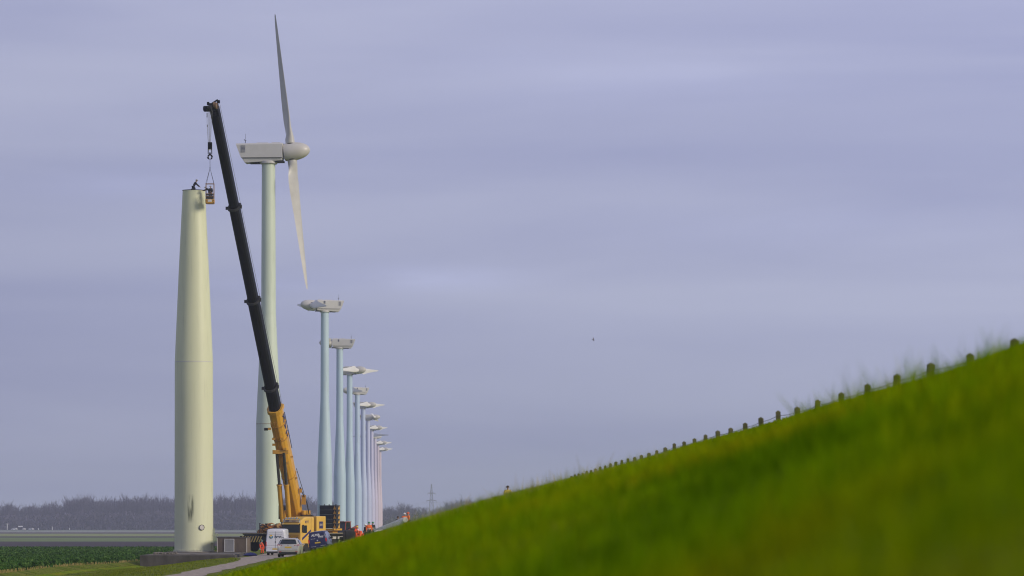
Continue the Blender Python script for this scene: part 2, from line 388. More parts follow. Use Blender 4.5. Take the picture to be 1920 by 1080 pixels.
def wood():
    rg = np.random.default_rng(21); out_ = []
    def prof(p):   # crown-top pixel row of the wood by photo column
        return np.interp(p, [-60, 0, 30, 45, 60, 110, 130, 150, 175, 190, 230, 260, 300, 330, 420, 500, 560, 600, 720, 745, 765, 790, 825, 850, 880, 1200], [939, 938, 941, 947, 941, 937, 930, 925, 925, 931, 927, 925, 927, 927, 925, 924, 927, 930, 948, 945, 947, 962, 948, 932, 930, 935])
    prof0 = prof
    def prof(p): return prof0(p) + 2.6 * np.sin(np.asarray(p) * .31) * np.sin(np.asarray(p) * .083 + 1) + 2.0 * np.sin(np.asarray(p) * .17 + 2)
    for row in range(7):
        d = 3080 + row * 16
        p = -70.0
        while p < 930:
            p += rg.uniform(2.5, 7)
            hpx = 993 - prof(p) - rg.random() ** 2 * 21 - (0 if row > 1 else 16 * rg.random())
            if p > 770: hpx *= .97
            H = max(4, hpx / F * d)
            k = H / 26
            Lb, Tw = variants[rg.integers(5)]
            a = rg.random() * 6.283; c, s = math.cos(a), math.sin(a)
            Rm = np.array([[c, -s, 0], [s, c, 0], [0, 0, 1]])
            V = (np.concatenate([Lb, Tw]).reshape(-1, 3) * [k * rg.uniform(.8, 1.3), k, k]) @ Rm.T
            x = px(p, d); out_.append(V + [x, d, hz(x, d)])
    # scrub in front of and under the trees
    n = 60000
    p = -70 + 1000 * rg.random(n); d = 3040 + 110 * rg.random(n); x = (p - 960) / F * d
    hh = (993 - prof(p)) / F * d * .50
    z = hgt(x, d) + hh * rg.random(n) ** 1.0
    P = np.stack([x, d, z], -1)[:, None, :]
    V = P + rg.normal(0, 1, (n, 3, 3)) * [.8, .8, 1.1]
    out_.append(V.reshape(-1, 3))
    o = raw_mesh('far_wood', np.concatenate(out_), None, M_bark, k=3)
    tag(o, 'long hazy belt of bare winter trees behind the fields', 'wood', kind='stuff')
wood()
def single_tree(p, ytop, d, wid, label, seed):
    rg = np.random.default_rng(seed); x = px(p, d); z = hz(x, d); H = pz(ytop, d) - z
    t = thing('bare_tree', label, 'tree', (x, d, z), group='bare trees standing above the far wood')
    Lb, Tw = tree_arrays(rg, H, wid, 420)
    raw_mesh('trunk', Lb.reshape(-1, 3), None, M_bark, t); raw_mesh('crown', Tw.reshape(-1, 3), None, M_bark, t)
for i, (p, yt, wd, lb) in enumerate([(158, 923, 12, 'widest domed bare tree, left of the cut yellow green tower'), (106, 934, 4, 'thin upright bare tree left of the domed one'), (214, 925, 5, 'thin bare tree just right of the domed one'),
    (233, 924, 7, 'narrow oval bare tree between the domed tree and the cut tower'), (279, 924, 9, 'broad bare tree nearest the left edge of the cut tower'), (14, 938, 8, 'low spreading bare tree at the left edge of the photo'), (420, 922, 6, 'bare tree just right of the cut tower'), (452, 922, 9, 'broad bare tree between the cut tower and the second tower'),
    (755, 940, 9, 'branching bare tree above the orange workers on the blade'), (729, 944, 6, 'smaller bare tree right beside the last far turbine'), (838, 934, 6, 'bare tree right of the power pylon'), (866, 928, 9, 'bushy bare tree half hidden by the dike right of the pylon')]):
    single_tree(p, yt, 3060, wd, lb, 100 + i)

# ------------------------------------------------------------------ power pylon and lines
M_steel = mat('galvanised_steel', (.22, .23, .25), .6, .3)
def pylon():
    d = 2900; x = px(809, d); z = hz(x, d); H = pz(908, d) - z
    t = thing('power_pylon', 'tall grey lattice power pylon far behind the dike', 'pylon', (x, d, z))
    m = MB()
    def hw(h): return 2.9 - 1.9 * min(1, h / (H * .72)) if h < H * .72 else max(.15, 1.0 - .75 * (h - H * .72) / (H * .28))
    hs = [H * q for q in (0, .14, .27, .38, .48, .57, .65, .72, .8, .88, .95, 1)]
    for sx, sy in ((1, 1), (1, -1), (-1, 1), (-1, -1)):
        m.tube([(sx * hw(h), sy * hw(h), h) for h in hs], .16, 4)
    for a, b in zip(hs[:-1], hs[1:]):
        for s in (1, -1):
            m.tube([(-hw(a), s * hw(a), a), (hw(b), s * hw(b), b)], .09, 3); m.tube([(hw(a), s * hw(a), a), (-hw(b), s * hw(b), b)], .09, 3)
            m.tube([(s * hw(a), -hw(a), a), (s * hw(b), hw(b), b)], .09, 3); m.tube([(-hw(b), s * hw(b), b), (hw(b), s * hw(b), b)], .09, 3)
    m.build('lattice_mast', M_steel, t)
    for hh, ww in ((H * .60, 4.2), (H * .78, 3.2)):
        a = MB()
        for s in (1, -1):
            a.tube([(0, 0, hh + .9), (s * ww, 0, hh)], .14, 4); a.tube([(0, 0, hh), (s * ww, 0, hh)], .14, 4); a.tube([(s * ww, 0, hh), (s * ww, 0, hh - 1.2)], .08, 4)
        a.build('crossarm', M_steel, t)
    wr = MB()
    for s in (-1, 1):
        pts0 = Vector((s * 4.2, 0, H * .60 - 1.2))
        for dx, dz_, yy in ((-150, -14, -200), (130, -2, 500)):
            wr.tube([pts0 + Vector((dx * q, yy * q * .2, dz_ * q - 26 * q * (1 - q) * (.25))) for q in [k / 12 for k in range(13)]], .05, 3)
    wr.build('power_line', M_steel, t)
pylon()

# ------------------------------------------------------------------ wind turbines
HUB = 63.6
def paint(name, c, stain=False):
    m = mat(name, c, .45, var=.06, scale=.35, stretch=(1, 1, .25))
    t = m.node_tree; b = t.nodes['Principled BSDF']; src = b.inputs['Base Color'].links[0].from_socket
    tcn = t.nodes.new('ShaderNodeTexCoord'); s = t.nodes.new('ShaderNodeSeparateXYZ'); t.links.new(tcn.outputs['Object'], s.inputs[0])
    nn = t.nodes.new('ShaderNodeTexNoise'); nn.inputs['Scale'].default_value = 2.6; nn.inputs['Detail'].default_value = 5
    mpn = t.nodes.new('ShaderNodeMapping'); mpn.inputs['Scale'].default_value = (1.5, 1.5, .10); t.links.new(tcn.outputs['Object'], mpn.inputs[0]); t.links.new(mpn.outputs[0], nn.inputs[0])
    rr = t.nodes.new('ShaderNodeValToRGB'); rr.color_ramp.elements[0].position = .56; rr.color_ramp.elements[0].color = (0, 0, 0, 1); rr.color_ramp.elements[1].position = .78; rr.color_ramp.elements[1].color = (.24, .24, .24, 1)
    t.links.new(nn.outputs[0], rr.inputs[0])
    mi = t.nodes.new('ShaderNodeMix'); mi.data_type = 'RGBA'; mi.inputs[7].default_value = (.22, .23, .16, 1)
    t.links.new(rr.outputs[0], mi.inputs[0]); t.links.new(src, mi.inputs[6]); last = mi.outputs[2]
    if stain:    # long scraped mould mark on the door side
        def mask(sock, c0, hw_):
            a = t.nodes.new('ShaderNodeMath'); a.operation = 'SUBTRACT'; t.links.new(sock, a.inputs[0]); a.inputs[1].default_value = c0
            bb = t.nodes.new('ShaderNodeMath'); bb.operation = 'ABSOLUTE'; t.links.new(a.outputs[0], bb.inputs[0])
            cc = t.nodes.new('ShaderNodeMapRange'); cc.inputs[1].default_value = hw_; cc.inputs[2].default_value = hw_ * .45; cc.inputs[3].default_value = 0; cc.inputs[4].default_value = 1
            t.links.new(bb.outputs[0], cc.inputs[0]); return cc.outputs[0]
        a = mask(s.outputs[0], -.17, .44); bq = mask(s.outputs[2], 4.6, 1.6)
        fr = t.nodes.new('ShaderNodeMath'); fr.operation = 'LESS_THAN'; t.links.new(s.outputs[1], fr.inputs[0]); fr.inputs[1].default_value = 0
        n3 = t.nodes.new('ShaderNodeTexNoise'); n3.inputs['Scale'].default_value = 3; n3.inputs['Detail'].default_value = 4
        mp3 = t.nodes.new('ShaderNodeMapping'); mp3.inputs['Scale'].default_value = (2.6, 2.6, .16); t.links.new(tcn.outputs['Object'], mp3.inputs[0]); t.links.new(mp3.outputs[0], n3.inputs[0])
        r3 = t.nodes.new('ShaderNodeMapRange'); r3.inputs[1].default_value = .36; r3.inputs[2].default_value = .50; t.links.new(n3.outputs[0], r3.inputs[0])
        cur = a
        for q in (bq, fr.outputs[0], r3.outputs[0]):
            mm = t.nodes.new('ShaderNodeMath'); mm.operation = 'MULTIPLY'; t.links.new(cur, mm.inputs[0]); t.links.new(q, mm.inputs[1]); cur = mm.outputs[0]
        m2 = t.nodes.new('ShaderNodeMix'); m2.data_type = 'RGBA'; m2.inputs[7].default_value = (.16, .17, .11, 1)
        t.links.new(cur, m2.inputs[0]); t.links.new(last, m2.inputs[6]); last = m2.outputs[2]
    t.links.new(last, b.inputs['Base Color'])
    return m
M_nac = mat('nacelle_grey', (.56, .55, .54), .45, var=.05, scale=.6)
M_blw = mat('blade_white', (.72, .71, .70), .4, var=.06, scale=.4)
M_hub = mat('spinner_grey', (.55, .53, .50), .4, var=.08, scale=.7)
M_dark = mat('dark_gap', (.02, .02, .025), .7)
M_vent = mat('vent_slats', (.10, .11, .16), .6)
M_rust = mat('rusty_seam', (.30, .22, .15), .8, c2=(.42, .44, .36), scale=1.5)

def tower_mesh(z0, ztop, name, m, parent):
    prof = [(0, 2.06), (20.5, 2.03), (38.5, 1.20), (61.7, 1.10)]
    zs = [q for q in [0, .01, 3, 6.1, 9, 12, 16, 20.4, 20.5, 23, 26, 30, 34, 38.4, 38.5, 45, 52, 58, 61.7] if q + z0 < ztop] + [ztop - z0]
    b = MB(); b.lathe([(np.interp(q + z0 * 0, [p[0] for p in prof], [p[1] for p in prof]), q) for q in zs], 48)
    return b.build(name, m, parent, smooth=True)
def seam(z, r, m, parent, h=.05): 
    b = MB(); b.lathe([(r - .05, z - h), (r + .018, z - h), (r + .018, z + h), (r - .05, z + h)], 48); return b.build('section_seam', m, parent, smooth=True, angle=30)

def blade_mb():
    b = MB(); rings = []
    for r, ch, tw, th in [(.0, 1.55, 0, .95), (.7, 1.55, 0, .95), (1.5, 1.95, 12, .62), (2.6, 2.5, 20, .36), (3.6, 2.6, 18, .27), (5, 2.35, 15, .23), (7, 1.95, 11, .21), (9.5, 1.58, 8, .2), (12.5, 1.22, 5, .19), (15.5, .92, 3, .18), (18, .68, 1.5, .17), (19.8, .48, .5, .16), (20.9, .28, 0, .16), (21.2, .08, 0, .16)]:
        ring = []
        for k in range(18):
            q = 2 * math.pi * k / 18
            x = math.cos(q); y = math.sin(q) * th * (1 if th > .9 else (.55 + .45 * x) if x > -1 else .1)
            X = (x - (.0 if r < 1 else .42 * min(1, (r - .7) / 1.9)) * -1) * ch / 2 if False else x * ch / 2 - (.28 * (ch / 2) * min(1, max(0, (r - .7) / 1.9)))
            Y = y * ch / 2
            a = R(-tw); ring.append((X * math.cos(a) - Y * math.sin(a), X * math.sin(a) + Y * math.cos(a), r))
        rings.append(ring)
    b.loft(rings); return b
def nacelle_parts(parent, mtx):
    # +X forward, z = 0 at hub height
    n = MB()
    hw = 1.45
    def ring(x, zb, zt, w):
        c = .22
        return [(x, -w, zb), (x, w, zb), (x, w, zt - c), (x, w - c, zt), (x, -w + c, zt), (x, -w, zt - c)]
    n.loft([ring(-4.35, -1.02, 1.28, hw * .97), ring(-4.3, -1.02, 1.3, hw * .97), ring(2.3, -1.06, 1.36, hw), ring(2.45, -1.06, 1.34, hw)])
    n.v = [(-5.15 + .0 if (v[0] < -4 and v[2] > .9) else v[0], v[1], v[2]) for v in n.v]
    nac = n.build('nacelle', M_nac, parent, smooth=False, bevel=.05); nac.matrix_local = mtx
    k = MB(); k.loft([[(-3.75, -1.2, -1.85), (-3.75, 1.2, -1.85), (-4.25, 1.3, -1.06), (-4.25, -1.3, -1.06)], [(2.3, -1.2, -1.5), (2.3, 1.2, -1.5), (2.4, 1.3, -1.06), (2.4, -1.3, -1.06)]])
    k.build('belly_tray', M_nac, nac, bevel=.03)
    k = MB(); k.box((-.8, 0, -1.045), (6.4, 2.94, .05)); k.build('body_joint', M_dark, nac)
    k = MB(); k.lathe([(1.35, -2.0), (1.45, -1.9), (1.45, -1.55), (1.2, -1.5)], 32); k.build('yaw_collar', M_nac, nac, smooth=True, angle=30)
    k = MB(); k.box((1.9, 0, -1.62), (1.3, 1.9, .28)); k.build('underside_plate', M_dark, nac); k = MB(); k.box((-2.2, 0, -1.87), (1.6, 1.6, .12)); k.build('underside_plate', M_dark, nac)
    for s in (-1, 1):
        k = MB(); k.box((-3.95, s * 1.43, .42), (.62, .1, 1.15)); v = k.build('vent', M_vent, nac)
        k = MB()
        for i in range(6): k.box((-3.95, s * 1.495, -.08 + i * .2), (.6, .03, .06))
        k.build('slats', M_nac, v)
    k = MB(); k.box((.35, 1.45, .72), (.5, .06, .75)); k.build('vent', M_vent, nac)
    k = MB(); k.box((-.9, 0, 1.40), (1.9, 1.6, .12)); k.box((1.3, 0, 1.42), (1.4, 1.4, .14)); k.build('roof_hatch', M_nac, nac)
    k = MB(); k.tube([(-3.9, .1, 1.3), (-3.75, .1, 2.0)], .05, 5); k.tube([(-4.0, .1, 1.95), (-3.65, .1, 1.95)], .035, 5); k.tube([(-3.82, .1, 2.0), (-3.82, .1, 3.0)], .022, 5)
    k.ball((-4.0, .1, 2.02), .08); k.build('wind_sensor', M_dark, nac)
    return nac
def turbine(d, p, label, color, yaw, phi, pitch, tilt=5, proto=None, group='white wind turbines in the far row'):
    x = px(p, d); z = hz(x, d)
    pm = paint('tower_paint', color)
    t = thing('wind_turbine', label, 'wind turbine', (x, d, z), group=group)
    if proto is None:
        tw = tower_mesh(0, HUB - 1.9 - z, 'tower', pm, t)
        s1 = seam(20.5, 2.03, M_rust, t, .05); s2 = seam(38.5, 1.2, pm, t, .04)
    else:
        tw = proto['tower'].copy(); tw.data = tw.data.copy(); tw.data.materials[0] = pm; COL.objects.link(tw); tw.parent = t
        s1 = proto['s1'].copy(); s1.data = s1.data.copy(); s1.data.materials[0] = pm; COL.objects.link(s1); s1.parent = t
        s2 = proto['s2'].copy(); s2.data = s1.data if False else s2.data.copy(); s2.data.materials[0] = pm; COL.objects.link(s2); s2.parent = t
    base = Matrix.Translation((0, 0, HUB - z)) @ Matrix.Rotation(yaw, 4, 'Z')
    hub = base @ Matrix.Translation((0, 0, -.42)) @ Matrix.Rotation(-R(tilt), 4, 'Y')
    if proto is None:
        nac = nacelle_parts(t, base)
        b = MB(); b.lathe([(1.30, 2.62), (1.40, 2.68), (1.50, 3.2), (1.51, 3.8), (1.48, 4.4), (1.40, 5.0), (1.27, 5.5), (1.07, 6.0), (.82, 6.4), (.52, 6.68), (.25, 6.8), (.02, 6.85)], 36, axis='X')
        sp = b.build('spinner', M_hub, t, smooth=True); bl0 = blade_mb().build('blade', M_blw, t, smooth=True, angle=60)
        b = MB(); b.lathe([(.76, 1.14), (.90, 1.18), (.90, 1.30), (.76, 1.30)], 28); rg0 = b.build('root_ring', M_dark, sp)
    else:
        nac = copy_tree(proto['nac'], t); sp = proto['sp'].copy(); COL.objects.link(sp); sp.parent = t
        bl0 = proto['bl'].copy(); COL.objects.link(bl0); bl0.parent = t; rg0 = proto['rg'].copy(); COL.objects.link(rg0); rg0.parent = sp
    nac.matrix_local = base; sp.matrix_local = hub
    bl1 = bl0.copy(); COL.objects.link(bl1); bl1.parent = t
    rg1 = rg0.copy(); COL.objects.link(rg1); rg1.parent = sp
    for o, r_, a in ((bl0, rg0, phi), (bl1, rg1, phi + 180)):
        o.matrix_local = hub @ Matrix.Translation((3.75, 0, 0)) @ Matrix.Rotation(R(a), 4, 'X') @ Matrix.Translation((0, 0, 1.4)) @ Matrix.Rotation(R(pitch), 4, 'Z')
        r_.matrix_local = Matrix.Translation((3.75, 0, 0)) @ Matrix.Rotation(R(a), 4, 'X') @ Matrix.Translation((0, 0, .02))
    return dict(tower=tw, s1=s1, s2=s2, nac=nac, sp=sp, bl=bl0, rg=rg0)

P = turbine(569, 503.5, 'nearest complete white turbine with two blades standing upright, pale green tower', (.57, .65, .54), R(-4), 1, -42, 6.6, group=None)
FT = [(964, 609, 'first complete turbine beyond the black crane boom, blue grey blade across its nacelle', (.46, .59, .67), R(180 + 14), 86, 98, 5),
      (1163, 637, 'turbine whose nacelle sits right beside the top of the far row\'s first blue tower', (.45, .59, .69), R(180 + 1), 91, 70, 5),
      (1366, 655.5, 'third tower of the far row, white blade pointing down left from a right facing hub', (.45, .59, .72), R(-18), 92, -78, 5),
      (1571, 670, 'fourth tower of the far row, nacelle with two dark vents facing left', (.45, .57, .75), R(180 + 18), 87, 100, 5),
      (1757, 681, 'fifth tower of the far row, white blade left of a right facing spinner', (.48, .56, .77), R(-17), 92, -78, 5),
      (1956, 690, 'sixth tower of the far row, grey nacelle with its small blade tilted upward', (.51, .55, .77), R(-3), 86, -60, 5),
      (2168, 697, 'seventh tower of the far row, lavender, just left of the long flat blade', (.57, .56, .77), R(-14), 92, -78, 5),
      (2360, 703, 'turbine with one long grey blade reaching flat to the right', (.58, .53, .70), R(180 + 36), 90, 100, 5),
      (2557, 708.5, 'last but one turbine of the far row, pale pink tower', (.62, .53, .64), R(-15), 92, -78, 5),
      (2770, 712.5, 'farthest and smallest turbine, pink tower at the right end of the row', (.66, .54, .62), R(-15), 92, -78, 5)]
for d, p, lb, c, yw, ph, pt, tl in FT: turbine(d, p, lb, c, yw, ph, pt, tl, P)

M_blg = mat('blade_weathered', (.50, .49, .47), .4, var=.10, scale=.5)
near_blade = P['bl'].data.copy(); near_blade.materials[0] = M_blg
for c_ in P['bl'].parent.children:
    if c_.name.startswith('blade'): c_.data = near_blade
# the tower that has been cut down
M_conc = mat('old_concrete', (.20, .18, .16), .95, c2=(.085, .075, .07), scale=1.1, bump=.3, detail=8)
M_concd = mat('dark_concrete', (.10, .09, .085), .95, c2=(.045, .04, .038), scale=1.1, bump=.3, stretch=(1, 1, .4), detail=8)
M_yg = paint('cut_tower_paint', (.65, .67, .46), True)
def cut_tower():
    d = 374; x = px(363.5, d); zb = -.14
    t = thing('cut_wind_turbine_tower', 'thick yellow green turbine tower without nacelle beside the crane boom', 'tower', (x, d, zb))
    ztop = pz(358, d)
    b = MB(); Z = ztop - zb
    b.lathe([(2.07, 0), (2.06, 6), (2.05, 13), (2.04, 20.3), (1.86, 24.5), (1.62, 30), (1.2, Z), (1.1, Z), (1.1, Z - 1.0)], 64)
    b.build('tower_shell', M_yg, t, smooth=True)
    for z_, r_ in ((20.3, 2.04), (11.4, 2.05)): seam(z_, r_, M_yg if z_ < 15 else M_nac, t, .035)
    seam(6.0 - 3.4, 2.06, M_yg, t, .02)
    b = MB(); b.lathe([(1.05, Z), (1.23, Z), (1.23, Z + .06), (1.05, Z + .06)], 48); b.build('top_flange', M_dark, t)
    b = MB(); b.lathe([(2.0, 0), (2.2, 0), (2.2, .07), (2.0, .07)], 64)
    for i in range(90):
        a = 2 * math.pi * i / 90; b.box((2.14 * math.cos(a), 2.14 * math.sin(a), .13), (.06, .06, .12), a)
    b.build('base_flange', mat('flange_paint', (.62, .62, .5), .6), t)
    b = MB(); a = R(-90 + 28.5); c = Vector((math.cos(a), math.sin(a), 0)); q = MB()
    zc = pz(989, d) - zb
    q.tube([c * 1.95 + Vector((0, 0, zc)), c * 2.14 + Vector((0, 0, zc))], .30, 24); q.tube([c * 2.14 + Vector((0, 0, zc)), c * 2.16 + Vector((0, 0, zc))], .24, 24)
    hc = q.build('hatch_cover', mat('hatch_grey', (.55, .52, .5), .5), t, smooth=True, angle=30)
    q = MB(); pr = []
    for k in range(28):
        qq = 2 * math.pi * k / 28; s_ = Vector((-c.y, c.x, 0)); pr.append(c * 2.15 + Vector((0, 0, zc)) + (s_ * math.cos(qq) + Vector((0, 0, 1)) * math.sin(qq)) * .28)
    q.tube(pr + [pr[0]], .03, 6); q.build('hatch_rim', M_dark, hc)
    # access ladder and door platform on the right-hand edge
    lm = mat('ladder_green', (.30, .34, .22), .6)
    l = MB(); a = R(-9)
    c = Vector((math.cos(a), math.sin(a), 0)); s_ = Vector((-c.y, c.x, 0))
    for k in (-.22, .22): l.tube([c * 2.22 + s_ * k + Vector((0, 0, .1)), c * 2.22 + s_ * k + Vector((0, 0, 2.5))], .03, 6)
    for k in range(8): l.tube([c * 2.22 - s_ * .22 + Vector((0, 0, .35 + .28 * k)), c * 2.22 + s_ * .22 + Vector((0, 0, .35 + .28 * k))], .018, 5)
    l.build('ladder', lm, t)
    l = MB(); l.box(c * 2.3 + Vector((0, 0, .9)), (.5, .9, .06), a); l.tube([c * 2.5 + s_ * .4 + Vector((0, 0, .9)), c * 2.5 + s_ * .4 + Vector((0, 0, 1.9))], .03, 6); l.tube([c * 2.5 - s_ * .4 + Vector((0, 0, .9)), c * 2.5 - s_ * .4 + Vector((0, 0, 1.9))], .03, 6)
    l.tube([c * 2.5 + s_ * .4 + Vector((0, 0, 1.9)), c * 2.5 - s_ * .4 + Vector((0, 0, 1.9))], .03, 6); l.build('door_platform', lm, t)
    # foundation
    f = thing('tower_foundation', 'dark weathered concrete foundation slab under the cut tower', 'foundation', (x, d, zb))
    b = MB(); u0, u1 = -26.6, -17.2
    P4 = [(u0 - DRIFT * 345 - x, 345 - d), (u1 - DRIFT * 345 - x, 345 - d), (u1 - .5 - DRIFT * 386 - x, 386 - d), (u0 - DRIFT * 386 - x, 386 - d)]
    b.loft([[(p[0], p[1], -1.9) for p in P4], [(p[0], p[1], -.16) for p in P4]]); b.build('slab', M_concd, f, bevel=.04)
    b = MB(); b.loft([[(p[0] * .90 + .3, p[1] * .90, -.158) for p in P4], [(p[0] * .90 + .3, p[1] * .90, -.10) for p in P4]]); b.build('screed', M_conc, f)
    b = MB(); b.lathe([(2.9, -.10), (2.9, -.02), (2.5, -.003), (.5, -.003)], 40); b.build('plinth', M_conc, f, smooth=True, angle=30)
    r = MB()
    for k in range(60):
        r.ball((px(random.uniform(292, 327), 352) - x + random.uniform(-.2, .2), random.uniform(348, 356) - d, -.1 + .12 * random.random()), random.uniform(.06, .17), 5, (1.5, 1, .8))
    o = r.build('rubble', M_conc, None); o.location = (x, d, zb); tag(o, 'low heap of broken concrete and earth on the slab left of the tower', 'rubble', kind='stuff')
cut_tower()

# concrete hut
def hut():
    d = 372; x = px(439, d); z = -.24
    t = thing('transformer_hut', 'low brown concrete hut with a grey door between the cut tower and the crane', 'hut', (x, d, z), R(-7))
    M_h = mat('hut_wall', (.16, .125, .10), .95, c2=(.09, .07, .06), scale=1.4, bump=.2, stretch=(1, 1, .4), detail=8)
    b = MB(); b.box((0, 0, .80), (3.1, 2.3, 1.52)); b.build('wall', M_h, t, bevel=.02)
    b = MB(); b.box((0, 0, 1.60), (3.22, 2.42, .10)); b.build('roof', M_concd, t, bevel=.02)
    b = MB()
    for s in (-1, 1): b.box((s * 1.575, -1.12, .78), (.09, .09, 1.5))
    b.build('lit_edge_strip', mat('sunlit_end_tone', (.50, .46, .42), .8), t)  # pale strips at both front corners paint in the sunlit end face
    dr = MB(); dr.box((-.28, -1.19, .74), (.92, .05, 1.22)); dd = dr.build('door', mat('door_grey', (.26, .26, .27), .6), t)
    f = MB(); f.box((-.28 - .50, -1.2, .78), (.07, .09, 1.34)); f.box((-.28 + .50, -1.2, .78), (.07, .09, 1.34)); f.box((-.28, -1.2, 1.42), (1.07, .09, .07)); f.box((-.28, -1.2, .10), (1.07, .09, .04)); f.build('door_frame', mat('frame_white', (.6, .6, .6), .5), dd)
hut()

# ------------------------------------------------------------------ dike fence
def fence():
    M_w = mat('weathered_wood', (.10, .095, .04), .9, var=.35, scale=9, stretch=(1, 1, .3))
    t = thing('fence', 'row of short wooden posts with one thin wire along the dike crest', 'fence', (9 - DRIFT * 51.8, 51.8, 5.0))
    o0 = None; tops = []
    for i in range(36):
        dd = 51.8 + 4.152 * i - 4.152
        x = 9 - DRIFT * dd; zt = EYE + 2.78 + random.uniform(-.04, .035); wd = .115
        if o0 is None:
            b = MB(); b.loft([[(-wd / 2, -wd / 2, -1), (wd / 2, -wd / 2, -1), (wd / 2, wd / 2, -1), (-wd / 2, wd / 2, -1)], [(-wd / 2, -wd / 2, -.035), (wd / 2, -wd / 2, -.035), (wd / 2, wd / 2, -.035), (-wd / 2, wd / 2, -.035)], [(-.01, -.01, 0), (.01, -.01, 0), (.01, .01, 0), (-.01, .01, 0)]])
            o = o0 = b.build('post', M_w, t)
        else:
            o = o0.copy(); COL.objects.link(o); o.parent = t
        o.location = (x - t.location.x, dd - t.location.y, zt - t.location.z); o.rotation_euler = (random.uniform(-.07, .07), random.uniform(-.08, .08), random.uniform(-.4, .4))
        tops.append(Vector(o.location))
    m = MB(); pts = []
    for a, b_ in zip(tops[:-1], tops[1:]):
        pts += [a + Vector((.0, 0, -.13)), (a + b_) / 2 + Vector((0, 0, -.15))]
    m.tube(pts, .007, 5); m.build('wire', mat('rusty_wire', (.05, .045, .04), .8), t)
fence()

# ------------------------------------------------------------------ vehicles (x right, -y rear towards the viewer, +y forward)
M_tyre = mat('tyre_rubber', (.02, .02, .02), .85); M_rim = mat('wheel_rim', (.45, .45, .46), .35, .6)
M_glass = mat('dark_glass', (.02, .028, .04), .08, spec=.6, var=.05); M_black = mat('black_plastic', (.022, .022, .025), .6)
M_red = mat('tail_lamp_red', (.35, .01, .02), .25); M_plate = mat('yellow_plate', (.62, .42, .04), .5)
M_chrome = mat('bright_trim', (.7, .7, .7), .25, .8)
def wheel(parent, x, y, r, w, side, rimm=None):
    b = MB(); prof = [(r * .62, -w / 2), (r * .93, -w / 2), (r, -w * .36), (r, w * .36), (r * .93, w / 2), (r * .62, w / 2)]
    b.lathe(prof, 24, axis='X'); ty = b.build('tyre', M_tyre, None, smooth=True, angle=30)
    e = bpy.data.objects.new('wheel', None); COL.objects.link(e); e.parent = parent; e.location = (x, y, r); ty.parent = e
    b = MB(); s = side
    b.lathe([(r * .62, s * w * .30), (r * .62, s * w * .42), (r * .52, s * w * .40), (r * .3, s * w * .30), (r * .12, s * w * .36), (.01, s * w * .38)], 20, axis='X')
    for k in range(5):
        a = 2 * math.pi * k / 5; b.box((s * w * .40, math.cos(a) * r * .36, math.sin(a) * r * .36), (w * .06, r * .46, r * .12), 0, Matrix.Rotation(a, 3, 'X'))
    b.build('rim', rimm or M_rim, e, smooth=True, angle=30)
    return e
def hull(stations, n=5):
    """stations: (y, zb, zs, zt, wb, ws, wt): bottom / shoulder / roof heights and half widths"""
    rings = []
    for y, zb, zs, zt, wb, ws, wt in stations:
        h = []
        h += [(wb * .90, zb), (wb, zb + .06), (ws, zb + (zs - zb) * .45), (ws * .995, zs - .03), (ws * .975, zs + .02)]
        h += [(wt + (ws * .97 - wt) * .25, zs + (zt - zs) * .7), (wt, zt - .07), (wt * .86, zt - .005), (wt * .4, zt + .015)]
        ring = [(a, y, b) for a, b in h] + [(-a, y, b) for a, b in reversed(h)]
        rings.append(ring)
    b = MB(); b.loft(rings); return b

